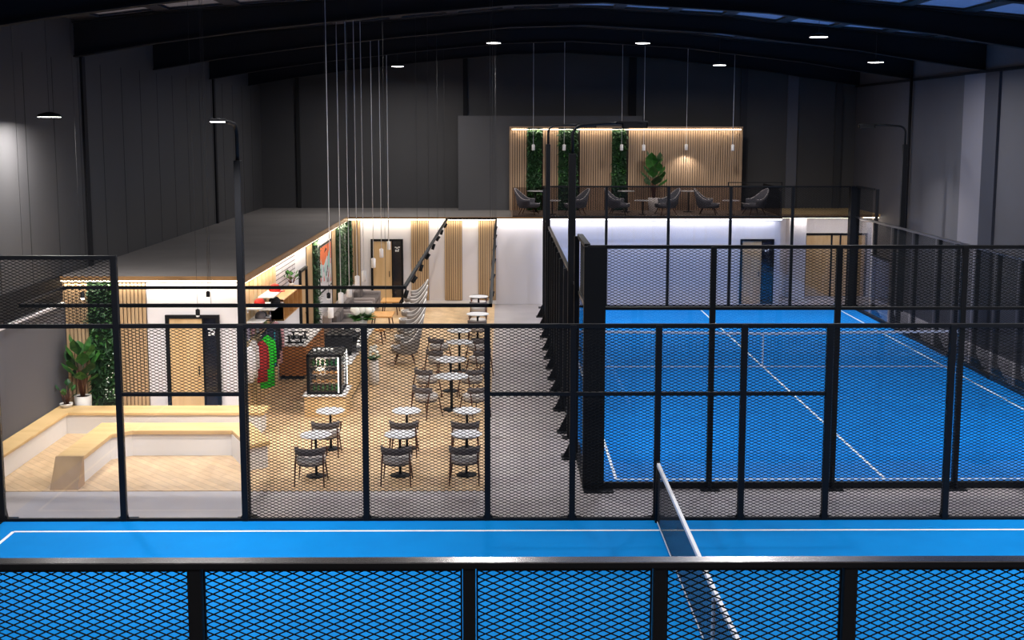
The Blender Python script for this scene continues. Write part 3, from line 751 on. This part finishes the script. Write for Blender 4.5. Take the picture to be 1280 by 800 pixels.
def small_table(name, label, loc, r, h, m='marble', group=None, base=.17, cat='table', stem=.022):
    e = thing(name, label, cat, loc, 0, group)
    MB().lathe([(r-.01, h-.025), (r, h-.018), (r, h-.006), (r-.008, h)], n=32).build('tabletop', m, e)
    MB().tube([(0, 0, .015), (0, 0, h-.02)], stem, 10).build('column', 'black', e)
    MB().lathe([(base, 0), (base, .008), (base*.5, .018), (stem, .03)], n=24).build('base', 'black', e)
    return e
for x, l in ((1.75, 'small round coffee table between the two leftmost mezzanine armchairs'), (4.9, 'small round coffee table between the two middle mezzanine armchairs'), (7.98, 'small round coffee table between the two rightmost mezzanine armchairs')):
    small_table('coffee_table', l, (x, 41.2, 3.0), .3, .5, group='coffee tables on the mezzanine', base=.16)
for x, l in ((1.2, 'tall pedestal table before the leftmost mezzanine plant strip'), (4.45, 'tall pedestal table before the rightmost mezzanine plant strip'), (6.7, 'tall pedestal table under the glowing wall patch')):
    small_table('pedestal_table', l, (x, 42.5, 3.0), .3, .76, group='pedestal tables on the mezzanine', base=.2)
for x, y, l in ((1.11, 42.3, 'leftmost'), (4.25, 42.3, 'second'), (5.0, 42.0, 'third'), (6.66, 43.0, 'fourth'), (8.15, 42.0, 'rightmost'), (2.2, 42.2, 'lamp post hidden')):
    nm = {'leftmost': 'leftmost white pendant before the mezzanine slatted wall', 'second': 'white pendant over the rightmost mezzanine plant strip', 'third': 'white pendant above the potted plant on the mezzanine',
          'fourth': 'white pendant casting the glowing patch on the slatted wall', 'rightmost': 'rightmost white pendant before the mezzanine slatted wall', 'lamp post hidden': 'white pendant on the mezzanine beside the thin lamp post'}[l]
    p = thing('pendant_lamp', nm, 'pendant lamp', (x, y, 5.2), 0, 'white pendants on the mezzanine')
    MB().lathe([(.05, 0), (.058, .01), (.058, .2), (.02, .22)], n=16).build('lamp_shade', 'pendant', p)
    MB().tube([(0, 0, .2), (0, 0, roofz(x)-5.21)], .008, 6).build('cord', 'cord', p)
    spot('pendant_light', (0, 0, -.02), (0, 0, -1), 30 if l != 'fourth' else 60, 125, parent=p)

# ------------------------------------------------------------------ potted plants
def fig_plant(label, loc, pr, ph, H, n, Lf, group='potted plants', seed=1, lean=0, name='potted_plant'):
    random.seed(seed)
    e = thing(name, label, 'plant', loc, 0, group)
    MB().lathe([(pr*.75, 0), (pr*.95, ph*.6), (pr, ph), (pr*.9, ph), (pr*.88, ph-.03)], n=28).build('pot', 'potwhite', e)
    MB().lathe([(pr*.87, ph-.04), (pr*.85, ph-.025)], n=20).build('soil', 'soil', e)
    st = MB(); lf = MB()
    for i in range(n):
        a = i*2.4+random.uniform(-.3, .3); t = (i+.5)/n
        zt = ph+(H-ph)*(.22+.62*t); rr = .03+.11*(1-abs(t-.45))
        b = Vector((.03*math.cos(a), .03*math.sin(a), ph-.03)); tip = Vector((rr*math.cos(a)+lean*t, rr*math.sin(a), zt))
        st.tube([b, (b+tip)/2+Vector((0, 0, .03)), tip], [.012, .009, .006], 6)
        out = .75-.5*t
        leaf(lf, tip, (out*math.cos(a), out*math.sin(a), .75+.4*t), (0, 0, 1), Lf*random.uniform(.85, 1.15), Lf*.8*random.uniform(.85, 1.1), 0 if random.random() < .65 else 1)
    st.build('stem', 'legwood', e); lf.build('foliage', ['leaf', 'leafdark'], e)
    return e
fig_plant('large leafy plant in a tall white pot in the left corner behind the benches', (-8.52, 23.62, 0), .17, .60, 1.72, 18, .36, seed=4)
fig_plant('small plant in a low white pot at the left corner, next to the large one', (-8.72, 23.24, .45), .13, .08, .50, 7, .16, seed=9)
fig_plant('broad leaved plant in a white pot on the mezzanine', (5.45, 42.6, 3.0), .2, .5, 2.0, 18, .5, seed=12)

# ------------------------------------------------------------------ wooden benches
e = thing('bench', 'long oak topped white bench along the left wall, rear tier turning behind', 'bench', (0, 0, 0), 0, 'oak topped seating tiers')
zt = .45
MB().prism([(-8.91, 19.35), (-8.58, 19.35), (-8.58, 22.84), (-4.75, 22.84), (-4.75, 23.32), (-8.91, 23.32)], .012, zt-.06).build('base', 'whitegloss', e)
MB().prism([(-8.91, 19.3), (-8.53, 19.3), (-8.53, 22.78), (-4.68, 22.78), (-4.68, 23.38), (-8.91, 23.38)], zt-.06, zt).build('seat', 'oakh', e, bevel=.012)
e = thing('bench', 'inner oak topped white bench with slanted ends, in front of the rear tier', 'bench', (0, 0, 0), 0, 'oak topped seating tiers')
zt = .5
outl = [(-7.53, 19.5), (-7.07, 19.5), (-7.07, 20.95), (-6.78, 21.2), (-4.95, 21.2), (-4.45, 20.2), (-4.1, 20.45), (-4.72, 21.78), (-7.53, 21.78)]
MB().prism([(-7.5, 19.5), (-7.11, 19.5), (-7.11, 20.98), (-6.8, 21.25), (-4.98, 21.25), (-4.5, 20.25), (-4.16, 20.47), (-4.76, 21.74), (-7.5, 21.74)], .012, zt-.08).build('base', 'whitegloss', e)
MB().prism(outl, zt-.08, zt).build('seat', 'oakh', e, bevel=.012)
MB().hexa([(-7.53, 19.16, .012), (-7.07, 19.16, .012), (-7.07, 19.5, .012), (-7.53, 19.5, .012), (-7.53, 19.47, zt), (-7.07, 19.47, zt), (-7.07, 19.52, zt), (-7.53, 19.52, zt)]).build('end_panel', 'endoak', e)

# ------------------------------------------------------------------ cafe tables and chairs
GT = 'small round cafe tables'
TB = [(-3.22, 19.95, .27), (-3.22, 21.70, .27), (-1.77, 19.98, .27), (-1.79, 21.70, .27), (-.62, 20.0, .27), (-.66, 21.70, .27),
      (-1.08, 24.8, .36), (-1.18, 26.62, .36), (-1.06, 28.87, .34), (-1.12, 30.5, .32), (-.7, 33.3, .32), (-.74, 36.8, .3)]
TN = ['front left', 'second left', 'front middle', 'second middle', 'front right', 'second right']
TL = ['white round table, front one of the left cafe column below the display case', 'white round table, rear one of the left cafe column just below the display case', 'white round table, front one of the middle cafe column',
      'white round table, rear one of the middle cafe column', 'white round table, front one of the right cafe column by the aisle', 'white round table, rear one of the right cafe column by the aisle',
      'larger white round table, nearest of the aisle side group of four', 'larger white round table, second of the aisle side group of four', 'larger white round table, third of the aisle side group of four', 'larger white round table, fourth of the aisle side group of four',
      'white round table under the track, second from the far wall', 'white round table under the track, nearest the far wall']
for (x, y, r), l in zip(TB, TL):
    small_table('cafe_table', l, (x, y, .012), r, .74, group=GT, base=.18 if r < .3 else .2, stem=.022 if r < .3 else .03)
def cafe_chair():
    """faces +y; low upholstered band back"""
    e = thing('cafe_chair', 'x', 'chair', (0, 0, 0), 0, 'grey upholstered cafe chairs')
    MB().lathe([(.2, .36), (.24, .375), (.252, .43), (.25, .47), (.215, .495)], (0, .0, 0), 24, sy=.95).build('seat', 'seatlight', e)
    g = MB(); N = 14
    for i in range(N):
        def ring(i):
            a = PI*1.06+PI*.88*i/N; c, s_ = math.cos(a), math.sin(a)
            z0 = .535; z1 = .66
            return [(.235*c, .235*s_-.01, z0), (.262*c, .262*s_-.02, z0+.01), (.272*c, .275*s_-.03, z1), (.245*c, .25*s_-.03, z1+.008)]
        A, B = ring(i), ring(i+1)
        g.add(A+B, [(0, 1, 5, 4), (1, 2, 6, 5), (2, 3, 7, 6), (3, 0, 4, 7)]+([(3, 2, 1, 0)] if i == 0 else [])+([(4, 5, 6, 7)] if i == N-1 else []), 0, True)
    g.build('backrest', 'seatdark', e)
    for sx in (-1, 1):
        MB().tube([(sx*.255, .02, .60), (sx*.262, .17, .59), (sx*.25, .2, .56), (sx*.235, .2, .42)], .013, 6).build('armrest', 'legwood', e)
        MB().tube([(sx*.225, -.12, .60), (sx*.235, -.18, .38), (sx*.25, -.24, 0)], [.014, .016, .011], 8).build('leg', 'legwood', e)
        MB().tube([(sx*.2, .16, .43), (sx*.25, .23, 0)], [.016, .011], 8).build('leg', 'legwood', e)
    r = MB().lathe([(.21, .335), (.235, .345), (.235, .368)], (0, 0, 0), 24, sy=.95); r.build('seat_frame', 'seatdark', e)
    return e
proto = cafe_chair(); used = False
def put_chair(x, y, rz, label):
    global used
    if not used: proto.location = (x, y, .012); proto.rotation_euler = (0, 0, rz); proto['label'] = label; used = True; return proto
    return copy_tree(proto, (x, y, .012), rz, label)
CN = ['front table of the left cafe column', 'rear table of the left cafe column', 'front table of the middle cafe column', 'rear table of the middle cafe column', 'front table of the right cafe column', 'rear table of the right cafe column']
for (x, y, r), c in zip(TB[:6], CN): put_chair(x-.02, y-.42, 0, 'grey cafe chair tucked under the '+c)
for (x, y, r), c in zip(TB[6:10], ('nearest', 'second', 'third', 'fourth')):
    put_chair(x-.5, y-.62, -.75, 'grey cafe chair left of the %s larger table by the aisle' % c)
    put_chair(x+.5, y-.62, .75, 'grey cafe chair right of the %s larger table by the aisle' % c)
for (x, y, r), c in zip(TB[10:], ('second table from the far wall', 'table nearest the far wall')):
    put_chair(x, y-.62, 0, 'grey cafe chair on the near side of the '+c)
    put_chair(x, y+.62, PI, 'grey cafe chair on the far side of the '+c)

# ------------------------------------------------------------------ lounge
for i, (x, y, l) in enumerate([(-2.5, 29.9, 'grey winged armchair nearest the counter, half behind the mesh'), (-2.55, 31.4, 'grey winged armchair, second from the near end of the lounge row'), (-2.6, 32.8, 'grey winged armchair, third from the near end of the lounge row'),
                               (-2.68, 34.3, 'grey winged armchair in the middle of the lounge row'), (-2.75, 35.9, 'grey winged armchair, third from the far end of the lounge row'), (-2.82, 37.4, 'grey winged armchair, second from the far end of the lounge row'), (-2.9, 38.8, 'grey winged armchair at the far end of the lounge row')]):
    wing_chair(l, (x, y, .012), -PI*.47, 'wing', 'grey winged armchairs in the lounge row', 1.0)
def sofa(label, loc, L=1.9):
    """faces +x, runs along y"""
    e = thing('sofa', label, 'sofa', loc, 0, 'grey lounge sofas'); D = .95
    MB().box(0, D-.05, 0, L, .12, .34).build('base', 'sofa', e, bevel=.03)
    MB().box(0, .24, .02, L-.02, .3, .82).build('backrest', 'sofa', e, bevel=.06)
    for y in (0, L-.18): MB().box(0, D, y, y+.18, .12, .60).build('armrest', 'sofa', e, bevel=.05)
    for k in range(2):
        w = (L-.36)/2; MB().box(.2, D-.02, .18+k*w+.005, .18+(k+1)*w-.005, .33, .46).build('seat_cushion', 'sofadark', e, bevel=.035)
        MB().box(.22, .38, .20+k*w, .16+(k+1)*w, .45, .78).build('back_cushion', 'sofadark', e, bevel=.05)
    for x in (.06, D-.1):
        for y in (.06, L-.06): MB().tube([(x, y, 0), (x, y, .14)], .02, 8).build('leg', 'black', e)
    return e
for y, l in ((32.5, 'grey sofa nearest the counter below the pendants'), (34.9, 'grey sofa in the middle beside the honey wood coffee table'), (37.3, 'grey sofa farthest back near the corner plants')):
    sofa(l, (-5.0, y, .012))
def coffee(label, loc, a, b, h=.42):
    e = thing('coffee_table', label, 'coffee table', loc, 0, 'honey wood coffee tables')
    MB().box(-a, a, -b, b, h-.05, h).build('tabletop', 'orangewood', e, bevel=.015)
    for sx in (-1, 1):
        for sy in (-1, 1): MB().tube([(sx*(a-.1), sy*(b-.1), h-.05), (sx*(a-.05), sy*(b-.05), 0)], [.022, .014], 8).build('leg', 'legwood', e)
coffee('honey wood coffee table in front of the middle sofa', (-3.62, 35.3, .012), .34, .5)
coffee('honey wood coffee table farther back, before the lounge door', (-3.62, 38.1, .012), .3, .45, .45)
coffee('honey wood coffee table hidden behind the flowers', (-3.6, 32.9, .012), .32, .45)

# ------------------------------------------------------------------ counter, display case, machine, flowers
e = thing('counter', 'long oak service counter with white top behind the display case', 'counter', (-4.12, 25.3, .012))
MB().box(.03, .8, .03, 5.1, .08, .88).build('body', 'oak', e, bevel=.006)
MB().box(0, .84, 0, 5.14, .88, .92).build('worktop', 'whitegloss', e, bevel=.006)
MB().box(.06, .77, .06, 5.07, 0, .08).build('plinth', 'black', e)
e = thing('plinth_block', 'oak block with white top carrying the glass display case', 'plinth', (-4.12, 24.14, .012))
MB().box(0, .86, 0, .98, 0, .44).build('body', 'oak', e, bevel=.006)
MB().box(-.03, .87, -.04, .99, .44, .47).build('top', 'whitegloss', e, bevel=.004)
e = thing('display_case', 'black framed glass display case full of bottles and pastries', 'display case', (-4.07, 24.2, .482))
w, d, h = .72, .9, .84
fr = MB()
for x in (0, w-.06):
    for y in (0, d-.06): fr.box(x, x+.06, y, y+.06, 0, h)
fr.box(0, w, 0, d, 0, .05).box(0, w, 0, d, h-.05, h).box(0, .03, 0, d, 0, h)
fr.build('frame', 'black', e, bevel=.004)
MB().box(w-.07, w-.05, -.012, -.002, .04, h-.05).box(w, w+.01, d-.05, d-.02, .04, h-.05).build('light_strip', 'ledw', e)
MB().box(.06, w-.06, .012, .02, .05, h-.05).build('glass_panel', 'glass', e)
MB().box(w-.02, w-.012, .06, d-.06, .05, h-.05).build('glass_panel', 'glass', e)
for k, z in enumerate((.22, .40, .58)): MB().box(.04, w-.05, .05, d-.06, z, z+.012).build('shelf', 'chrome', e)
k = 0
for zi, z in enumerate((.052, .234, .414, .594)):
    for xi in range(6):
        x = -4.07+.13+xi*.094; zz = .482+z
        if zi in (0, 3):
            b = thing('bottle', '', 'bottle', (x, 24.34, zz), 0, 'green bottles in the display case')
            b['label'] = ('small green bottle on the %s shelf of the display case, number %d from the left' % ('top' if zi == 3 else 'bottom', xi+1))
            MB().lathe([(.028, 0), (.03, .01), (.03, .09), (.012, .12), (.012, .145)], n=12).build('body', 'bottle', b)
            MB().lathe([(.014, .145), (.014, .16)], n=10).build('cap', 'whitegloss', b)
        else:
            b = MB().lathe([(.02, 0), (.04, .006), (.043, .03), (.03, .055), (.008, .062)], n=12, sy=.8).build('pastry', 'food', loc=(x, 24.33, zz))
            tag(b, 'golden pastry on the %s middle shelf of the display case, number %d from the left' % ('upper' if zi == 2 else 'lower', xi+1), 'pastry', 'pastries in the display case')
# a few cups on top
for i in range(5):
    c = MB().lathe([(.022, 0), (.034, .07), (.030, .07), (.02, .008)], n=14).build('cup', 'whitegloss', loc=(-3.95+.09*i, 24.55+.05*(i % 2), 1.322))
    tag(c, 'white cup on top of the display case, number %d from the left' % (i+1), 'cup', 'white cups on the display case')
e = thing('coffee_machine', 'black espresso machine on the counter behind the display case', 'coffee machine', (-3.98, 26.1, .932))
MB().box(0, .62, 0, .9, .06, .42).build('body', 'blackcloth', e, bevel=.03)
MB().box(.03, .59, .03, .87, .42, .46).build('cup_tray', 'black', e)
MB().box(.62, .72, .1, .8, .3, .42).build('group_head', 'black', e, bevel=.01)
MB().box(.6, .75, .08, .82, .0, .06).build('drip_tray', 'chrome', e)
for y in (.25, .6): MB().tube([(.68, y, .3), (.68, y, .27), (.8, y, .26)], .014, 8).build('handle', 'black', e)
for x in (.05, .57):
    for y in (.05, .85): MB().tube([(x, y, 0), (x, y, .07)], .02, 8).build('foot', 'black', e)
e = thing('grinder', 'black coffee grinder on the counter, right next to the espresso machine', 'coffee grinder', (-3.62, 27.3, .932))
MB().box(-.1, .1, -.12, .12, 0, .34).build('body', 'black', e, bevel=.02)
MB().lathe([(.06, .34), (.1, .5), (.1, .52)], n=16).build('hopper', 'darkglass', e)
e = thing('till', 'black till screen standing on the near end of the counter', 'till', (-3.6, 25.55, .932))
MB().box(-.08, .08, -.06, .06, 0, .02).tube([(0, 0, .01), (0, .02, .14)], .015).build('stand', 'black', e)
MB().hexa([(-.16, -.03, .1), (.16, -.03, .1), (.16, .0, .1), (-.16, .0, .1), (-.16, .04, .32), (.16, .04, .32), (.16, .07, .32), (-.16, .07, .32)]).build('screen', 'darkglass', e)
random.seed(3)
e = thing('bouquet', 'round bouquet of white hydrangeas with green leaves on the counter', 'flowers', (-3.6, 30.0, .932)); e.scale = (1.25,)*3
MB().lathe([(.08, 0), (.11, .04), (.11, .16), (.08, .2)], n=20).build('vase', 'potwhite', e)
lf = MB()
for i in range(60):
    a = random.uniform(0, 2*PI); leaf(lf, (.05*math.cos(a), .05*math.sin(a), .18), (math.cos(a), math.sin(a), random.uniform(-.1, .7)), (0, 0, 1), random.uniform(.14, .3), .1, 0)
lf.build('foliage', ['leaf'], e)
for i in range(9):
    a = i*2.4; rr = .05+.155*math.sqrt(i/9); c = (rr*math.cos(a), rr*math.sin(a), .36-.35*rr+.05)
    f = MB().lathe([(.012, -.08), (.06, -.055), (.085, 0), (.06, .055), (.012, .08)], c, 12); f.build('flower', 'petal', e)
e = thing('flower_vase', 'small white flower arrangement at the aisle edge of the lounge', 'flowers', (-3.02, 27.3, .012)); e.scale = (1, 1, 1.15)
MB().lathe([(.1, 0), (.13, .1), (.12, .5), (.09, .52)], n=18).build('vase', 'potwhite', e)
f = MB()
for i in range(14):
    a = i*2.4; f.lathe([(.01, -.05), (.05, 0), (.01, .05)], (.09*math.cos(a), .09*math.sin(a), .62+.05*(i % 4)), 8)
f.build('flower', 'petal', e)
lf = MB()
for i in range(20):
    a = i*1.7; leaf(lf, (0, 0, .5), (math.cos(a), math.sin(a), .6), (0, 0, 1), .22, .07)
lf.build('foliage', ['leaf'], e)

# back bar cabinets
e = thing('cabinet', 'low brown wood back cabinet with white top against the side wall', 'cabinet', (-5.34, 27.9, .012))
MB().box(0, .62, 0, 3.0, .08, .80).build('body', 'brownwood', e, bevel=.006)
MB().box(-.0, .65, -.03, 3.03, .8, .84).build('top', 'whitegloss', e, bevel=.005)
MB().box(.02, .58, .03, 2.97, 0, .08).build('plinth', 'black', e)
for k in range(4): MB().box(.62, .64, .03+k*.74, .03+k*.74+.7, .1, .78).build('door', 'brownwood', e)
for k in range(2):
    o = MB().box(0, .42, 0, .08, .0, .03).box(.05, .09, .02, .06, .03, .16).box(.33, .37, .02, .06, .03, .16).box(0, .42, 0, .08, .16, .18).build('cup_rack', 'black', loc=(-5.2, 28.1+k*.6, .852))
    tag(o, 'black wire cup rack on the low back cabinet, %s one' % ('nearer' if k == 0 else 'farther'), 'rack', 'black racks on the back cabinet')
o = thing('wall_cabinet', 'honey wood wall shelf unit mounted between the white plank wall and side door', 'cabinet', (-5.3, 26.62, 1.64))
g = MB().box(0, .34, 0, 2.5, 0, .03).box(0, .34, 0, 2.5, .46, .49).box(0, .02, 0, 2.5, 0, .49)
for k in range(5): g.box(0, .34, k*.617, k*.617+.03, 0, .49)
g.build('shelf_box', 'orangewood', o, bevel=.004)
MB().box(.0, .33, .0, .028, .03, .46).build('end_panel', 'brownwood', o)
fig_plant('tiny green plant in a white pot on the honey wood wall shelf', (-5.15, 28.75, 2.132), .07, .1, .36, 10, .14, seed=21)
struct('trim_planks', MB().box(-5.345, -5.33, 27.62, 30.3, 2.16, 2.76), 'planks', label='white plank clad field on the side wall above the back cabinet')

# poster (generic abstract shapes)
e = thing('framed_poster', 'tall framed poster with orange, white and aqua shapes between two plant strips', 'picture', (-5.34, 34.3, 1.15), PI/2)
w, h = 2.45, 1.42
MB().box(0, w, -.03, 0, 0, .05).box(0, w, -.03, 0, h-.05, h).box(0, .06, -.03, 0, .05, h-.05).box(w-.06, w, -.03, 0, .05, h-.05).build('frame', 'black', e)
g = MB().box(.06, w-.06, -.015, -.002, .05, h-.05, 0)
random.seed(5)
def blob(pts, m): g.add([(x*w, -.017-.0006*m, z*h) for x, z in pts], [tuple(range(len(pts)))], m)
blob([(.04, .62), (.35, .55), (.62, .7), (.96, .58), (.96, .95), (.04, .95)], 1)
for i in range(5): blob([(.1+.17*i, .25), (.18+.17*i, .22), (.2+.17*i, .55+.06*(i % 2)), (.12+.17*i, .74-.05*(i % 3))], 0 if i % 2 else 2)
blob([(.66, .45), (.78, .42), (.8, .8), (.72, .72)], 2); blob([(.38, .8), (.6, .84), (.5, .9)], 3); blob([(.8, .5), (.92, .48), (.9, .62), (.83, .6)], 4)
for i in range(16):
    x, z = random.uniform(.06, .88), random.uniform(.08, .42); blob([(x, z), (x+.07, z+.01), (x+.05, z+.12), (x+.01, z+.09)], random.choice((3, 4, 5, 2, 5)))
g.build('print', ['whitecloth', 'coral', 'aqua', 'blackcloth', 'red', 'lilac'], e)

# ------------------------------------------------------------------ merchandise
def shelf_board(label, loc, L, D=.34):
    e = thing('wall_shelf', label, 'shelf', loc, 0, 'white merchandise shelves')
    MB().box(0, D, 0, L, 0, .03).build('board', 'whitegloss', e, bevel=.004)
    for y in (.05, L-.08): MB().box(0, .03, y, y+.03, -.08, 0).build('bracket', 'whitegloss', e)
SH = [(25.45, 2.33, 'white shelf with a red cap, the upper one by the plank wall', 1.1), (25.5, 2.05, 'white shelf with a dark cap, below the upper red cap', 1.1), (24.25, 2.26, 'white shelf with a red cap at the near end of the slats', .9), (24.25, 1.98, 'white shelf with grey caps at the near end of the slats', .9)]
for y, z, l, L in SH: shelf_board(l, (-5.3, y, z), L)
def cap(label, x, y, z, m, s=1):
    e = thing('cap', label, 'cap', (x, y, z), -.3, 'caps on the merchandise shelves'); e.scale = (s, s, s)
    MB().lathe([(.1, 0), (.105, .03), (.095, .08), (.06, .12), (.012, .135)], n=20).build('crown', m, e)
    MB().prism([(.08, -.08), (.17, -.06), (.19, 0), (.17, .06), (.08, .08)], 0, .012).build('brim', m, e)
cap('red cap on the upper white shelf by the plank wall', -5.1, 26.35, 2.362, 'red', 1.25)
cap('black cap on the white shelf below the red cap', -5.1, 26.3, 2.082, 'blackcloth', 1.25)
cap('red cap on the shelf at the near end of the slats', -5.1, 24.65, 2.292, 'red', 1.15)
cap('dark grey cap on the lower shelf at the near end', -5.1, 24.7, 2.012, 'seatdark', 1.1)
cap('black cap at the far end of the lower near shelf', -5.1, 25.0, 2.012, 'blackcloth', .8)
# narrow hanging banners / bags on the slats
for i, (y, m, lab) in enumerate(((24.3, 'lilac', 'lilac'), (24.75, 'pink', 'pale pink'), (25.2, 'whitecloth', 'white'), (25.65, 'pink', 'rosy'), (26.05, 'olive', 'soft green'), (26.7, 'lilac', 'grey lilac'), (27.15, 'jacketred', 'dark red'))):
    e = thing('hanging_bag', '%s slim bag hanging flat on the oak slats, number %d from the near end' % (lab, i+1), 'bag', (-5.27, y, 1.62), 0, 'slim bags hung on the oak slats')
    MB().box(-.02, .02, -.09, .09, 0, .3).build('body', m, e, bevel=.01)
    MB().tube([(0, -.04, .3), (0, 0, .34), (0, .04, .3)], .004, 5).build('strap', 'black', e)
# clothes rail
e = thing('clothes_rail', 'black clothes rail on the side wall below the shelves', 'clothes rail', (-5.3, 24.3, 0))
MB().tube([(.24, -.3, 1.76), (.24, 1.7, 1.76)], .012, 8).build('rail', 'black', e)
for y in (-.25, .7, 1.65): MB().tube([(0, y, 1.76), (.24, y, 1.76)], .01, 6).build('bracket', 'black', e)
def garment(label, y, m, L, wd=.42, stripe=None, x=-5.03, drop=0):
    e = thing('jacket', label, 'clothing', (x, y, 1.735-drop), .95, 'garments on the clothes rail')
    g = MB(); ws = [(.04, 0.0), (.10, -.05), (wd*.5, -.12), (wd*.48, -.35), (wd*.5, -L)]
    rings = [[(w*c, .05*s_*(1 if k else .5), z) for c, s_ in ((-1, 0), (-.6, -.9), (.6, -.9), (1, 0), (.6, .9), (-.6, .9))] for k, (w, z) in enumerate(ws)]
    vs = [p for r in rings for p in r]; fs = []
    for i in range(len(ws)-1):
        for k in range(6): fs.append((i*6+(k+1) % 6, i*6+k, (i+1)*6+k, (i+1)*6+(k+1) % 6))
    fs += [(0, 1, 2, 3, 4, 5), tuple(24+k for k in range(5, -1, -1))]
    g.add(vs, fs, 0, True); g.build('body', m, e)
    for sx in (-1, 1):
        MB().tube([(sx*wd*.42, 0, -.13), (sx*wd*.52, -.0, -.35), (sx*wd*.5, -.01, -.62)], [.05, .045, .04], 8, sy=.8).build('sleeve', m, e)
    MB().tube([(0, 0, -.02), (0, 0, drop+.01)], .004, 5).build('hanger', 'chrome', e)
    if stripe: MB().box(wd*.2, wd*.26, -.058, -.05, -L*.95, -.1).build('stripe', stripe, e)
garment('white garment at the near end of the clothes rail', 23.98, 'whitecloth', .75, .24, x=-5.2, drop=.2)
garment('beige patterned garment, second on the clothes rail', 24.19, 'seatlight', .8, .2, x=-5.15, drop=.1)
garment('dark red jacket left of the bright green one', 24.42, 'jacketred', .88, .3, drop=.15)
garment('bright green long jacket in the middle of the clothes rail', 24.75, 'green', 1.12, .42, x=-4.99, drop=.1)
garment('navy jacket with teal stripe right of the green one', 25.25, 'navy', .9, .44, 'teal')
garment('black jacket toward the far end of the clothes rail', 25.62, 'blackcloth', .8, .4)
garment('pale pink garment at the far end of the clothes rail', 25.95, 'pink', .95, .4)

# ------------------------------------------------------------------ camera, world, view
cam = bpy.data.cameras.new('camera'); co = bpy.data.objects.new('camera', cam); COL.objects.link(co)
F, TH, PS, RO, H, CY = 1479.0565, .1268, .0084, .0007, 6.0062, 348.019
cam.sensor_width = 36; cam.lens = F/1280*36; cam.shift_y = -(400-CY)/1280; cam.clip_start = .1; cam.clip_end = 200
fwd = Vector((math.sin(PS)*math.cos(TH), math.cos(PS)*math.cos(TH), -math.sin(TH)))
right = Vector((math.cos(PS), -math.sin(PS), 0)); up = right.cross(fwd)
c, s_ = math.cos(RO), math.sin(RO)
r2 = right*c+up*s_
u2 = r2.cross(fwd)
co.matrix_world = Matrix(((r2.x, u2.x, -fwd.x, 0), (r2.y, u2.y, -fwd.y, 0), (r2.z, u2.z, -fwd.z, H), (0, 0, 0, 1)))
S.camera = co
wd = bpy.data.worlds.new('dusk'); S.world = wd; wd.use_nodes = True; nt = wd.node_tree; bg = nt.nodes['Background']
tc = nt.nodes.new('ShaderNodeTexCoord'); sx = nt.nodes.new('ShaderNodeSeparateXYZ'); rp = nt.nodes.new('ShaderNodeValToRGB')
mm = nt.nodes.new('ShaderNodeMath'); mm.operation = 'MULTIPLY_ADD'; mm.inputs[1].default_value = 1.0; mm.inputs[2].default_value = .5
nt.links.new(tc.outputs['Generated'], sx.inputs[0]); nt.links.new(sx.outputs['X'], mm.inputs[0]); nt.links.new(mm.outputs[0], rp.inputs['Fac'])
rp.color_ramp.elements[0].position = .47; rp.color_ramp.elements[0].color = srgb(132, 122, 126)
rp.color_ramp.elements[1].position = .58; rp.color_ramp.elements[1].color = srgb(92, 134, 220)
nt.links.new(rp.outputs['Color'], bg.inputs['Color'])
mz = nt.nodes.new('ShaderNodeMapRange'); mz.inputs['From Min'].default_value = .28; mz.inputs['From Max'].default_value = .6   # dusk: bright near the horizon, dark overhead
mz.inputs['To Min'].default_value = 1.15; mz.inputs['To Max'].default_value = .05
nt.links.new(sx.outputs['Z'], mz.inputs['Value']); nt.links.new(mz.outputs['Result'], bg.inputs['Strength'])
S.view_settings.view_transform = 'Standard'; S.view_settings.look = 'None'; S.view_settings.gamma = 1; S.view_settings.use_curve_mapping = False
S.view_settings.exposure = 0
cy = S.cycles
cy.use_denoising = True; cy.max_bounces = 6; cy.diffuse_bounces = 3; cy.glossy_bounces = 3; cy.transparent_max_bounces = 24; cy.transmission_bounces = 4
cy.sample_clamp_indirect = 4; cy.use_adaptive_sampling = True; cy.adaptive_threshold = .01
